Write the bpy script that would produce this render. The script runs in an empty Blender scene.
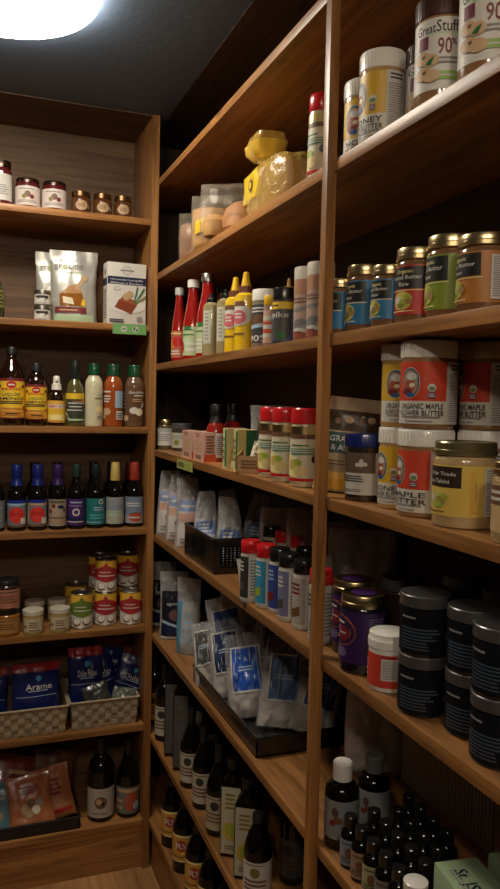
import bpy, bmesh, math, random
from mathutils import Vector, Matrix, noise, Euler
random.seed(7)
C = bpy.context.scene.collection
PI = math.pi
R = math.radians
XR = .62     # front edge of the shelving along the right wall
YB = 2.60    # front edge of the shelving along the back wall
CAM = (758.858, 0.359578, -0.054414, 0.022227)   # focal length in pixels of an 889-high frame, heading, pitch, roll
EXPO = 0.0
# where round things stand: x, y, shelf height, radius, height, turn (metres, degrees)
SPOT = {
 'jam_red': (0.109, 2.664, 0.624, 0.0343, 0.1462, -2.3),
 'jam_a': (0.193, 2.67, 0.624, 0.0399, 0.0993, -4.1),
 'jam_b': (0.28, 2.671, 0.624, 0.0408, 0.1035, -6.0),
 'honey_a': (0.367, 2.663, 0.624, 0.0332, 0.0777, -2.8),
 'honey_b': (0.44, 2.662, 0.624, 0.032, 0.0763, -4.4),
 'honey_c': (0.51, 2.662, 0.624, 0.0316, 0.0777, -5.8),
 'olive_bottle': (0.086, 2.665, 0.26, 0.0352, 0.179, -1.8),
 'tub_lo': (0.243, 2.658, 0.26, 0.0276, 0.0509, -5.2),
 'tub_hi': (0.243, 2.658, 0.3114, 0.0275, 0.0522, -5.2),
 'gel_bag_b': (0.276, 2.729, 0.26, 0.0385, 0.252, -5.8),
 'gel_bag_a': (0.352, 2.713, 0.26, 0.083, 0.2574, -7.4),
 'round_bag': (0.439, 2.705, 0.26, 0.0448, 0.2068, -9.2),
 'stuffing_box': (0.527, 2.685, 0.26, 0.0731, 0.2093, -11.1),
 'amino_big': (0.145, 2.672, -0.092, 0.0425, 0.2689, -3.1),
 'amino_mid': (0.225, 2.665, -0.092, 0.0351, 0.2165, -4.8),
 'spray': (0.291, 2.659, -0.092, 0.0289, 0.1789, -6.2),
 'vinegarette': (0.353, 2.661, -0.092, 0.031, 0.2249, -7.6),
 'dress_white': (0.418, 2.661, -0.092, 0.0315, 0.2173, 11.1),
 'dress_orange': (0.486, 2.664, -0.092, 0.0337, 0.2199, -10.3),
 'dress_brown': (0.56, 2.665, -0.092, 0.035, 0.2228, -11.9),
 'l4_cut': (0.095, 2.66, -0.446, 0.0302, 0.1949, -2.0),
 'l4_a': (0.163, 2.661, -0.446, 0.0307, 0.2248, -3.5),
 'l4_b': (0.231, 2.661, -0.446, 0.0312, 0.2243, -5.0),
 'l4_c': (0.298, 2.66, -0.446, 0.03, 0.231, -6.4),
 'l4_d': (0.361, 2.66, -0.446, 0.0296, 0.2236, -7.7),
 'l4_e': (0.428, 2.663, -0.446, 0.0326, 0.2227, -9.1),
 'l4_f': (0.496, 2.661, -0.446, 0.0313, 0.2296, -10.6),
 'l4_g': (0.565, 2.663, -0.446, 0.0326, 0.2289, -12.0),
 'l4_back_a': (0.228, 2.761, -0.446, 0.0306, 0.2233, -4.7),
 'l4_back_b': (0.307, 2.761, -0.446, 0.0312, 0.2192, -6.3),
 'l4_back_c': (0.434, 2.758, -0.446, 0.0284, 0.2189, -8.9),
 'l4_back_d': (0.497, 2.757, -0.446, 0.027, 0.2113, -10.2),
 'l4_back_e': (0.564, 2.749, -0.446, 0.029, 0.2261, -11.6),
 'jar_lo': (0.1311, 2.6433, -0.796, 0.0433, 0.0847, -2.8),
 'jar_hi': (0.1311, 2.6433, -0.7108, 0.0432, 0.1206, -2.8),
 'must_a': (0.217, 2.6328, -0.796, 0.0359, 0.0899, -4.7),
 'must_b': (0.3054, 2.6331, -0.796, 0.0384, 0.0898, -6.6),
 'must_c': (0.232, 2.763, -0.796, 0.0326, 0.0743, -4.8),
 'must_d': (0.311, 2.765, -0.796, 0.0349, 0.0786, -6.4),
 'can_green': (0.3846, 2.6701, -0.796, 0.0395, 0.1284, -8.2),
 'can_back_lo': (0.376, 2.761, -0.796, 0.0407, 0.1369, -7.8),
 'can_red_a': (0.471, 2.6828, -0.796, 0.0404, 0.1012, -10.0),
 'can_red_b': (0.5594, 2.67, -0.796, 0.0409, 0.1203, -11.8),
 'can_hi_a': (0.471, 2.6828, -0.6943, 0.0403, 0.1386, -10.0),
 'can_back_base': (0.562, 2.75, -0.796, 0.0402, 0.1091, -11.6),
 'can_hi_b': (0.562, 2.75, -0.6864, 0.0401, 0.1357, -11.6),
 'can_back_base2': (0.458, 2.749, -0.796, 0.0394, 0.1086, -9.5),
 'can_back_hi': (0.458, 2.749, -0.6869, 0.0393, 0.1339, -9.5),
 'wine_a': (0.4601, 2.6732, -1.5, 0.0478, 0.2774, -9.8),
 'wine_b': (0.5572, 2.6651, -1.5, 0.045, 0.25, -11.8),
 'redcap_post': (0.667, 1.406, 0.44, 0.0175, 0.1955, -65.4),
 'honeybutter_a': (0.659, 1.253, 0.44, 0.027, 0.1583, -72.7),
 'honeybutter_b': (0.673, 1.17, 0.44, 0.0406, 0.1593, -74.9),
 'pbfit_c': (0.674, 1.078, 0.44, 0.0244, 0.1617, -72.0),
 'pbfit_a': (0.669, 0.997, 0.44, 0.0373, 0.169, -71.9),
 'pbfit_b': (0.676, 0.892, 0.44, 0.0441, 0.1553, -75.2),
 'ketchup_a': (0.662, 2.453, 0.129, 0.0223, 0.2614, -55.1),
 'ketchup_b': (0.67, 2.316, 0.129, 0.0298, 0.263, -56.1),
 'ketchup_c': (0.673, 2.172, 0.129, 0.0326, 0.2529, -57.2),
 'ketchup_d': (0.774, 2.351, 0.129, 0.0243, 0.2679, -58.2),
 'squeeze_a': (0.653, 2.07, 0.129, 0.0227, 0.182, -62.5),
 'squeeze_b': (0.662, 1.972, 0.129, 0.0218, 0.1755, -63.6),
 'mustard_a': (0.661, 1.889, 0.129, 0.0262, 0.1868, -59.3),
 'mustard_b': (0.658, 1.803, 0.129, 0.0232, 0.1895, -60.0),
 'lid_jar': (0.673, 1.7, 0.129, 0.0335, 0.1503, -56.6),
 'small_mustard': (0.64, 1.59, 0.129, 0.0123, 0.118, -56.9),
 'horn_bottle': (0.727, 1.691, 0.129, 0.0168, 0.1793, -58.3),
 'spice_jar': (0.652, 1.542, 0.129, 0.0202, 0.1227, -57.9),
 'tin_a': (0.658, 1.471, 0.129, 0.0178, 0.153, -44.1),
 'tin_b': (0.659, 1.4, 0.129, 0.0191, 0.1515, -45.2),
 'almond_blue_a': (0.665, 1.298, 0.129, 0.0197, 0.1261, -57.1),
 'almond_blue_b': (0.674, 1.22, 0.129, 0.0339, 0.1312, -58.9),
 'almond_blue_e': (0.766, 1.344, 0.129, 0.0256, 0.1619, -59.7),
 'almond_blue_c': (0.654, 1.103, 0.129, 0.0223, 0.0973, -55.7),
 'almond_red': (0.67, 1.044, 0.129, 0.0302, 0.1244, -42.7),
 'almond_green': (0.683, 0.974, 0.129, 0.0334, 0.1306, -75.0),
 'almond_orange': (0.671, 0.879, 0.129, 0.039, 0.1036, -77.4),
 's3_jar_a': (0.668, 2.628, -0.17, 0.0283, 0.1245, -29.3),
 's3_jar_b': (0.705, 2.547, -0.17, 0.0346, 0.1021, -30.5),
 'chili_a': (0.676, 2.076, -0.17, 0.0259, 0.1538, -18.0),
 'chili_b': (0.735, 2.101, -0.17, 0.0249, 0.1604, -19.3),
 'shaker_a': (0.666, 1.631, -0.17, 0.0209, 0.1598, -32.2),
 'shaker_b': (0.658, 1.533, -0.17, 0.0231, 0.161, -33.2),
 'shaker_c': (0.66, 1.431, -0.17, 0.0285, 0.1624, -34.8),
 'shaker_d': (0.776, 1.739, -0.17, 0.0263, 0.1654, -34.0),
 'shaker_e': (0.768, 1.608, -0.17, 0.028, 0.1667, -35.5),
 'shaker_f': (0.766, 1.507, -0.17, 0.0265, 0.1722, -36.9),
 'manuka': (0.674, 1.201, -0.17, 0.0338, 0.1217, -39.3),
 'fb_lo_a': (0.675, 1.101, -0.17, 0.0247, 0.1332, -61.5),
 'fb_lo_b': (0.691, 1.039, -0.17, 0.0407, 0.132, -73.6),
 'fb_hi_a': (0.675, 1.101, -0.0363, 0.0262, 0.1378, -51.5),
 'fb_hi_b': (0.691, 1.039, -0.0375, 0.0443, 0.1435, -58.6),
 'fb_lo_c': (0.763, 0.982, -0.17, 0.0427, 0.1253, -77.8),
 'fb_hi_c': (0.763, 0.982, -0.0442, 0.044, 0.1483, -77.8),
 'tahini': (0.677, 0.915, -0.17, 0.0445, 0.1219, -61.5),
 'tahini_r': (0.667, 0.775, -0.17, 0.0411, 0.1032, -65.7),
 's4_a': (0.6344, 1.6654, -0.469, 0.0208, 0.1465, -60.9),
 's4_b': (0.6512, 1.6073, -0.469, 0.0219, 0.1487, -52.1),
 's4_c': (0.6644, 1.5607, -0.469, 0.0214, 0.1451, -53.1),
 's4_d': (0.6608, 1.4969, -0.469, 0.0218, 0.1526, -53.8),
 's4_e': (0.6659, 1.4304, -0.469, 0.0236, 0.1473, -45.0),
 's4_f': (0.6592, 1.3368, -0.469, 0.0232, 0.148, -46.3),
 's4_g': (0.764, 1.769, -0.469, 0.0243, 0.125, -43.4),
 's4_h': (0.776, 1.702, -0.469, 0.026, 0.1333, -44.5),
 's4_i': (0.725, 1.552, -0.469, 0.025, 0.1433, -45.0),
 's4_j': (0.785, 1.6, -0.469, 0.0247, 0.1438, -46.1),
 's4_k': (0.764, 1.854, -0.469, 0.024, 0.1238, -42.4),
 'juice_a': (0.703, 1.334, -0.469, 0.0228, 0.1219, -62.8),
 'juice_b': (0.6595, 1.1647, -0.469, 0.0376, 0.1443, -64.5),
 'dark_jar': (0.794, 1.288, -0.469, 0.0341, 0.1243, -31.7),
 'tub_red': (0.6625, 1.0796, -0.469, 0.0335, 0.0996, -41.5),
 'bh_lo_a': (0.6617, 0.9874, -0.469, 0.0317, 0.0763, -13.8),
 'bh_hi_a': (0.6617, 0.9874, -0.3922, 0.0317, 0.1056, -13.8),
 'bh_lo_b': (0.6816, 0.9139, -0.469, 0.0311, 0.0783, -21.7),
 'bh_hi_b': (0.6816, 0.9139, -0.3902, 0.031, 0.0986, -21.7),
 'bh_lo_c': (0.6792, 0.8269, -0.469, 0.0413, 0.0773, -34.4),
 'bh_hi_c': (0.6792, 0.8269, -0.3912, 0.0412, 0.1038, -34.4),
 'cap_white': (0.6639, 1.2346, -0.824, 0.0336, 0.1473, -23.3),
 'cap_grey': (0.751, 1.292, -0.824, 0.0314, 0.1201, -30.2),
 'ess_a': (0.6425, 1.1727, -0.824, 0.0156, 0.0943, -28.7),
 'ess_b': (0.6488, 1.1273, -0.824, 0.0176, 0.0922, -29.9),
 'ess_c': (0.6478, 1.0844, -0.824, 0.0191, 0.0898, -30.9),
 'ess_d': (0.649, 1.0397, -0.824, 0.0209, 0.0879, -32.0),
 'ess_e': (0.6457, 0.988, -0.824, 0.0215, 0.0882, -33.2),
 'ess_f': (0.6469, 0.9397, -0.824, 0.0228, 0.0874, -34.5),
 'ess_g': (0.756, 1.271, -0.824, 0.0165, 0.042, -30.7),
 'ess_h': (0.758, 1.202, -0.824, 0.0175, 0.0507, -32.2),
 'ess_i': (0.835, 1.257, -0.824, 0.0145, 0.0391, -33.6),
 'ess_j': (0.826, 1.198, -0.824, 0.0158, 0.0421, -34.6),
 'ess_k': (0.825, 1.132, -0.824, 0.015, 0.0546, -36.1),
 'ess_l': (0.825, 1.086, -0.824, 0.0153, 0.0536, -37.2),
 'ess_m': (0.758, 1.145, -0.824, 0.0177, 0.0466, -33.5),
 'ess_n': (0.748, 1.061, -0.824, 0.0182, 0.0622, -35.2),
 'ess_o': (0.851, 1.353, -0.824, 0.0207, 0.011, -32.2),
 's6_a': (0.6495, 2.5941, -1.189, 0.0187, 0.2868, -54.1),
 's6_b': (0.6529, 2.4672, -1.189, 0.023, 0.3023, -54.8),
 's6_c': (0.621, 2.2105, -1.189, 0.0223, 0.4375, -55.7),
 's6_d': (0.76, 2.478, -1.189, 0.0296, 0.1138, -37.1),
 's6_e': (0.6555, 2.1233, -1.189, 0.0254, 0.1218, -37.2),
 's6_f': (0.6133, 1.8551, -1.189, 0.0265, 0.224, -48.3),
 's6_g': (0.638, 1.8011, -1.189, 0.0298, 0.2114, -49.5),
 's6_h': (0.6513, 1.7084, -1.189, 0.0261, 0.2658, -50.9),
 's6_i': (0.667, 1.6365, -1.189, 0.0264, 0.2275, -52.2),
 's6_j': (0.6581, 1.5709, -1.189, 0.0313, 0.1389, -32.7),
 's6_k': (0.745, 2.587, -1.189, 0.0252, 0.2343, -36.1),
 's6_l': (0.683, 2.341, -1.189, 0.0229, 0.2402, -36.3),
 's6_m': (0.781, 2.135, -1.189, 0.0307, 0.0543, -40.1),
 's6_n': (0.759, 1.782, -1.189, 0.0289, 0.1039, -43.1),
 's6_o': (0.77, 1.658, -1.189, 0.0297, 0.146, -44.9),
 's7_a': (0.6544, 2.4321, -1.5, 0.0322, 0.1742, -40.1),
 's7_b': (0.656, 2.2847, -1.5, 0.0433, 0.1839, -41.0),
 's7_c': (0.6575, 2.1356, -1.5, 0.0424, 0.2009, -42.1),
 's7_d': (0.6573, 2.0047, -1.5, 0.046, 0.2035, -43.2),
 's7_e': (0.6809, 1.8924, -1.5, 0.044, 0.2008, -44.8),
 's7_f': (0.773, 2.585, -1.5, 0.0327, 0.0524, -41.6),
 's7_g': (0.781, 2.3, -1.5, 0.0412, 0.1042, -43.8),
}
# ------------------------------------------------------------------ materials
_m = {}
def _new(name):
    m = bpy.data.materials.new(name); m.use_nodes = True
    return m, m.node_tree.nodes, m.node_tree.links, m.node_tree.nodes['Principled BSDF']
def mat(col, rough=.5, metal=0., coat=0., alpha=1., bump=0., spec=.5, var=0.):
    key = (tuple(col), rough, metal, coat, alpha, bump, spec, var)
    if key in _m: return _m[key]
    m, n, l, b = _new('surface')
    b.inputs['Base Color'].default_value = (*col, 1)
    b.inputs['Roughness'].default_value = rough
    b.inputs['Metallic'].default_value = metal
    b.inputs['Coat Weight'].default_value = coat
    b.inputs['Coat Roughness'].default_value = .025
    b.inputs['Specular IOR Level'].default_value = spec
    b.inputs['Alpha'].default_value = alpha
    tc = n.new('ShaderNodeTexCoord')
    nz = n.new('ShaderNodeTexNoise'); nz.inputs['Scale'].default_value = 60; nz.inputs['Detail'].default_value = 4
    l.new(tc.outputs['Object'], nz.inputs['Vector'])
    mx = n.new('ShaderNodeMixRGB'); mx.blend_type = 'MULTIPLY'; mx.inputs[0].default_value = 1
    rp = n.new('ShaderNodeMapRange'); rp.inputs[3].default_value = 1 - max(var, .06); rp.inputs[4].default_value = 1 + max(var, .06)
    l.new(nz.outputs['Fac'], rp.inputs[0]); l.new(rp.outputs[0], mx.inputs[2])
    mx.inputs[1].default_value = (*col, 1); l.new(mx.outputs[0], b.inputs['Base Color'])
    if bump:
        bp = n.new('ShaderNodeBump'); bp.inputs['Strength'].default_value = bump; bp.inputs['Distance'].default_value = .004
        l.new(nz.outputs['Fac'], bp.inputs['Height']); l.new(bp.outputs[0], b.inputs['Normal'])
    _m[key] = m; return m

def wood(name, c1, c2, axis, rough=.38, planks=0., scale=1.):
    m, n, l, b = _new(name)
    tc = n.new('ShaderNodeTexCoord'); mp = n.new('ShaderNodeMapping')
    s = [48*scale]*3; s[axis] = 2.8*scale; mp.inputs['Scale'].default_value = s
    l.new(tc.outputs['Object'], mp.inputs['Vector'])
    nz = n.new('ShaderNodeTexNoise'); nz.inputs['Scale'].default_value = 1.; nz.inputs['Detail'].default_value = 7; nz.inputs['Roughness'].default_value = .65; nz.inputs['Distortion'].default_value = .8
    l.new(mp.outputs[0], nz.inputs['Vector'])
    cr = n.new('ShaderNodeValToRGB'); cr.color_ramp.elements[0].position = .34; cr.color_ramp.elements[1].position = .60
    cr.color_ramp.elements[0].color = (*c1, 1); cr.color_ramp.elements[1].color = (*c2, 1)
    l.new(nz.outputs['Fac'], cr.inputs[0])
    mp2 = n.new('ShaderNodeMapping'); s2 = [5*scale]*3; s2[axis] = 1.*scale; mp2.inputs['Scale'].default_value = s2
    l.new(tc.outputs['Object'], mp2.inputs['Vector'])
    n2 = n.new('ShaderNodeTexNoise'); n2.inputs['Scale'].default_value = 1.; n2.inputs['Detail'].default_value = 3
    l.new(mp2.outputs[0], n2.inputs['Vector'])
    mr = n.new('ShaderNodeMapRange'); mr.inputs[1].default_value = .3; mr.inputs[2].default_value = .7; mr.inputs[3].default_value = .55; mr.inputs[4].default_value = 1.25
    l.new(n2.outputs['Fac'], mr.inputs[0])
    mx = n.new('ShaderNodeMixRGB'); mx.blend_type = 'MULTIPLY'; mx.inputs[0].default_value = 1
    l.new(cr.outputs[0], mx.inputs[1]); l.new(mr.outputs[0], mx.inputs[2])
    # sparse knots
    vo = n.new('ShaderNodeTexVoronoi'); vo.inputs['Scale'].default_value = 1.
    mp3 = n.new('ShaderNodeMapping'); s3 = [9*scale]*3; s3[axis] = 3.5*scale; mp3.inputs['Scale'].default_value = s3
    l.new(tc.outputs['Object'], mp3.inputs['Vector']); l.new(mp3.outputs[0], vo.inputs['Vector'])
    kr = n.new('ShaderNodeMapRange'); kr.inputs[1].default_value = .03; kr.inputs[2].default_value = .11; kr.inputs[3].default_value = .45; kr.inputs[4].default_value = 1.
    l.new(vo.outputs['Distance'], kr.inputs[0])
    mk = n.new('ShaderNodeMixRGB'); mk.blend_type = 'MULTIPLY'; mk.inputs[0].default_value = 1
    l.new(mx.outputs[0], mk.inputs[1]); l.new(kr.outputs[0], mk.inputs[2])
    out = mk.outputs[0]
    if planks:
        sx = n.new('ShaderNodeSeparateXYZ'); l.new(tc.outputs['Object'], sx.inputs[0])
        d = n.new('ShaderNodeMath'); d.operation = 'MODULO'; d.inputs[1].default_value = planks
        a = n.new('ShaderNodeMath'); a.operation = 'ADD'; a.inputs[1].default_value = 20*planks
        l.new(sx.outputs[2], a.inputs[0]); l.new(a.outputs[0], d.inputs[0])
        g = n.new('ShaderNodeMath'); g.operation = 'GREATER_THAN'; g.inputs[1].default_value = planks*.035
        l.new(d.outputs[0], g.inputs[0])
        g2 = n.new('ShaderNodeMapRange'); g2.inputs[3].default_value = .25; g2.inputs[4].default_value = 1; l.new(g.outputs[0], g2.inputs[0])
        m4 = n.new('ShaderNodeMixRGB'); m4.blend_type = 'MULTIPLY'; m4.inputs[0].default_value = 1
        l.new(out, m4.inputs[1]); l.new(g2.outputs[0], m4.inputs[2]); out = m4.outputs[0]
    l.new(out, b.inputs['Base Color'])
    b.inputs['Roughness'].default_value = rough
    bp = n.new('ShaderNodeBump'); bp.inputs['Strength'].default_value = .25; bp.inputs['Distance'].default_value = .002
    l.new(nz.outputs['Fac'], bp.inputs['Height']); l.new(bp.outputs[0], b.inputs['Normal'])
    return m

W1, W2 = (.19, .078, .022), (.44, .200, .062)
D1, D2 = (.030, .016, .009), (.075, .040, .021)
wood_y = wood('pine_board', W1, W2, 1)
wood_x = wood('pine_board', W1, W2, 0)
wood_z = wood('pine_post', W1, W2, 2)
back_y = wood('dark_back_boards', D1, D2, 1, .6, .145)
back_x = wood('dark_back_boards', (.10, .052, .024), (.20, .108, .050), 0, .6)
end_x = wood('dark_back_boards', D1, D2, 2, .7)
floor_m = wood('floor_boards', (.34, .165, .06), (.55, .29, .12), 1, .4)
ceil_m = mat((.105, .155, .235), .75, var=.12, bump=.25)
room_m = mat((.035, .027, .022), .85, var=.15)

WHITE = mat((.80, .77, .70), .45); CREAM = mat((.78, .70, .52), .5); PAPER = mat((.62, .60, .55), .6)
BLACK = mat((.012, .012, .013), .4); INK = mat((.03, .028, .026), .6); GREYINK = mat((.25, .24, .23), .6)
RED = mat((.50, .022, .018), .4); ORANGE_RED = mat((.62, .085, .035), .45); MAROON = mat((.18, .015, .02), .5)
YEL = mat((.80, .52, .03), .45); GOLDY = mat((.72, .40, .06), .5); PALE_Y = mat((.82, .70, .30), .5)
GREEN = mat((.03, .16, .05), .45); LIME = mat((.33, .42, .05), .5); PALEG = mat((.45, .60, .38), .5)
BLUE = mat((.02, .10, .35), .45); SKY = mat((.05, .27, .48), .45); NAVY = mat((.01, .018, .07), .35); ROYAL = mat((.015, .03, .25), .35)
PURPLE = mat((.060, .018, .13), .45); TEAL = mat((.015, .16, .17), .5); TAN = mat((.50, .33, .18), .55); BROWN = mat((.16, .075, .035), .5)
PINK = mat((.62, .36, .28), .55); LBLUE = mat((.35, .47, .60), .5); SILVER = mat((.45, .43, .40), .3, 1.); GOLD = mat((.62, .50, .26), .28, 1.)
GREY = mat((.30, .30, .30), .5); DGREY = mat((.07, .07, .07), .45); OLIVE = mat((.20, .19, .04), .5); ORANGE = mat((.62, .23, .03), .45)
SAGE = mat((.33, .42, .33), .5)
PWHITE = mat((.82, .79, .72), .3, coat=.3); PRED = mat((.60, .015, .02), .28, coat=.4); PBLACK = mat((.012, .012, .012), .25, coat=.4)
PBLUE = mat((.008, .018, .15), .3, coat=.4); PGREEN = mat((.006, .065, .025), .3, coat=.4); PYEL = mat((.85, .52, .02), .35, coat=.3)
DARKGLASS = mat((.004, .003, .0025), .03, coat=.35, spec=.3); AMBER = mat((.014, .005, .003), .035, coat=1.); BLUEGLASS = mat((.006, .008, .02), .07, coat=.6)
def content(c): return mat(c, .16, coat=.8, var=.12)

# ------------------------------------------------------------------ mesh helper
class MB:
    def __init__(s): s.v = []; s.f = []; s.mi = []; s.mats = []
    def slot(s, m):
        if m not in s.mats: s.mats.append(m)
        return s.mats.index(m)
    def add(s, vs, fs, m):
        o = len(s.v); k = s.slot(m); s.v += [tuple(p) for p in vs]
        for f in fs: s.f.append(tuple(i+o for i in f)); s.mi.append(k)
        return s
    def box(s, x0, x1, y0, y1, z0, z1, m, bev=0., M=None):
        bm = bmesh.new(); bmesh.ops.create_cube(bm, size=1)
        for v in bm.verts: v.co = Vector(((x0+x1)/2+v.co.x*(x1-x0), (y0+y1)/2+v.co.y*(y1-y0), (z0+z1)/2+v.co.z*(z1-z0)))
        if bev: bmesh.ops.bevel(bm, geom=bm.edges[:], offset=bev, segments=2, affect='EDGES', profile=.6)
        bm.verts.index_update()
        vs = [M @ v.co if M else v.co for v in bm.verts]
        s.add([tuple(p) for p in vs], [[v.index for v in f.verts] for f in bm.faces], m); bm.free(); return s
    def lathe(s, prof, m, n=36, cx=0., cy=0., close=True):
        vs = []; fs = []
        for r, z in prof:
            for i in range(n):
                a = 2*PI*i/n; vs.append((cx+r*math.sin(a), cy-r*math.cos(a), z))
        for j in range(len(prof)-1):
            for i in range(n):
                k = (i+1) % n; fs.append((j*n+i, j*n+k, (j+1)*n+k, (j+1)*n+i))
        if close:
            fs.append(tuple(range(n))[::-1]); b = (len(prof)-1)*n; fs.append(tuple(b+i for i in range(n)))
        return s.add(vs, fs, m)
    def tube(s, pts, r, m, n=8):
        vs = []; fs = []
        for j, p in enumerate(pts):
            p = Vector(p); a = Vector(pts[max(j-1, 0)]); b = Vector(pts[min(j+1, len(pts)-1)]); d = (b-a).normalized()
            u = d.orthogonal().normalized(); w = d.cross(u)
            for i in range(n):
                t = 2*PI*i/n; vs.append(p+u*math.cos(t)*r+w*math.sin(t)*r)
        for j in range(len(pts)-1):
            for i in range(n):
                k = (i+1) % n; fs.append((j*n+i, j*n+k, (j+1)*n+k, (j+1)*n+i))
        fs.append(tuple(range(n))[::-1]); fs.append(tuple((len(pts)-1)*n+i for i in range(n)))
        return s.add(vs, fs, m)
    def build(s, name, parent=None, label=None, angle=35):
        me = bpy.data.meshes.new(name); me.from_pydata(s.v, [], s.f)
        for m in s.mats: me.materials.append(m)
        me.polygons.foreach_set('material_index', s.mi); me.update()
        me.shade_smooth(); me.set_sharp_from_angle(angle=R(angle))
        o = bpy.data.objects.new(name, me); C.objects.link(o)
        if parent: o.parent = parent
        if label: o['label'] = label
        return o

def thing(name, label, cat, loc=(0, 0, 0), rz=0, group=None, rx=0, ry=0):
    o = bpy.data.objects.new(name, None); C.objects.link(o); o.empty_display_size = .05
    o.location = loc; o.rotation_euler = (R(rx), R(ry), R(rz)); o['label'] = label; o['category'] = cat
    if group: o['group'] = group
    return o
def tag(o, label, cat, group=None):
    o['label'] = label; o['category'] = cat
    if group: o['group'] = group
    return o

# ------------------------------------------------------------------ lettering
_txt = {}
def text2d(s):
    if s in _txt: return _txt[s]
    cu = bpy.data.curves.new('lettering', 'FONT'); cu.body = s; cu.resolution_u = 2; cu.offset = .012
    ob = bpy.data.objects.new('lettering', cu); C.objects.link(ob)
    bpy.context.view_layer.update()
    dg = bpy.context.evaluated_depsgraph_get()
    me = bpy.data.meshes.new_from_object(ob.evaluated_get(dg))
    vs = [(v.co.x, v.co.y) for v in me.vertices]; fs = [tuple(p.vertices) for p in me.polygons]
    x0 = min(v[0] for v in vs); x1 = max(v[0] for v in vs)
    vs = [(v[0]-(x0+x1)/2, v[1]-.35) for v in vs]
    bpy.data.objects.remove(ob); bpy.data.meshes.remove(me); bpy.data.curves.remove(cu)
    _txt[s] = (vs, fs, x1-x0); return _txt[s]

class Art:
    """flat artwork in label coordinates (u,v in 0..1) laid onto a surface by fn(x_m, y_m, offset)"""
    def __init__(s, fn, W, H, step=.004): s.fn = fn; s.W = W; s.H = H; s.mb = MB(); s.k = 0; s.step = step
    def P(s, u, v): return s.fn((u-.5)*s.W, v*s.H, s.off)
    def put(s, el):
        s.k += 1; s.off = .00022+.00016*s.k; t = el[0]
        if t == 'r': _, u0, v0, u1, v1, m = el; s.quad([(u0, v0), (u1, v0), (u1, v1), (u0, v1)], m)
        elif t == 'q': s.quad(el[1], el[2])
        elif t == 'e':
            _, cu, cv, ru, rv, m = el; n = 24; vs = [s.P(cu, cv)]; fs = []
            for q in (1, 2, 3):
                for i in range(n): a = 2*PI*i/n; vs.append(s.P(cu+ru*q/3*math.cos(a)*s.H/s.W, cv+rv*q/3*math.sin(a)))
            for i in range(n): fs.append((0, 1+i, 1+(i+1) % n))
            for q in (0, 1):
                for i in range(n): k = (i+1) % n; fs.append((1+q*n+i, 1+(q+1)*n+i, 1+(q+1)*n+k, 1+q*n+k))
            s.mb.add(vs, fs, m)
        elif t == 't':
            _, txt, cu, cv, size, m = el[:6]; wmax = el[6] if len(el) > 6 else 0
            vs, fs, w = text2d(txt); sc = size*s.H/.7; sx = sc
            if wmax: sx = wmax*s.W/w
            s.mb.add([s.fn((cu-.5)*s.W+x*sx, cv*s.H+y*sc, s.off) for x, y in vs], fs, m)
        elif t == 'b':
            _, n, u0, v0, u1, v1, m = el; dv = (v1-v0)/n
            rnd = random.Random(n*7+int(u0*100))
            for i in range(n):
                ue = u1-(u1-u0)*rnd.uniform(0, .22)
                s.quad([(u0, v0+dv*(i+.25)), (ue, v0+dv*(i+.25)), (ue, v0+dv*(i+.72)), (u0, v0+dv*(i+.72))], m)
    def quad(s, p, m):
        L = max(abs(p[1][0]-p[0][0]), abs(p[2][0]-p[3][0]))*s.W; Hh = max(abs(p[3][1]-p[0][1]), abs(p[2][1]-p[1][1]))*s.H
        nu = max(1, min(60, math.ceil(L/s.step))); nv = max(1, min(60, math.ceil(Hh/s.stepv))) if s.stepv else 1
        vs = []; fs = []
        for j in range(nv+1):
            for i in range(nu+1):
                a, b = i/nu, j/nv
                u = (1-b)*((1-a)*p[0][0]+a*p[1][0])+b*((1-a)*p[3][0]+a*p[2][0]); v = (1-b)*((1-a)*p[0][1]+a*p[1][1])+b*((1-a)*p[3][1]+a*p[2][1])
                vs.append(s.P(u, v))
        for j in range(nv):
            for i in range(nu): q = j*(nu+1)+i; fs.append((q, q+1, q+nu+2, q+nu+1))
        s.mb.add(vs, fs, m)
    stepv = 0

def cyl_label(parent, r, z0, z1, arc, els, name='label', turn=0., label=None):
    W = r*R(arc); H = z1-z0
    def fn(x, y, off):
        a = x/r+R(turn); rr = r+off; return (rr*math.sin(a), -rr*math.cos(a), z0+y)
    A = Art(fn, W, H, r*R(6))
    for e in els: A.put(e)
    return A.mb.build(name, parent, label)
def flat_label(parent, origin, ux, uy, W, H, els, name='label', label=None):
    O = Vector(origin); ux = Vector(ux); uy = Vector(uy); nn = ux.cross(uy)
    A = Art(lambda x, y, off: tuple(O+ux*x+uy*y+nn*off), W, H, 10)
    for e in els: A.put(e)
    return A.mb.build(name, parent, label)

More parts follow.
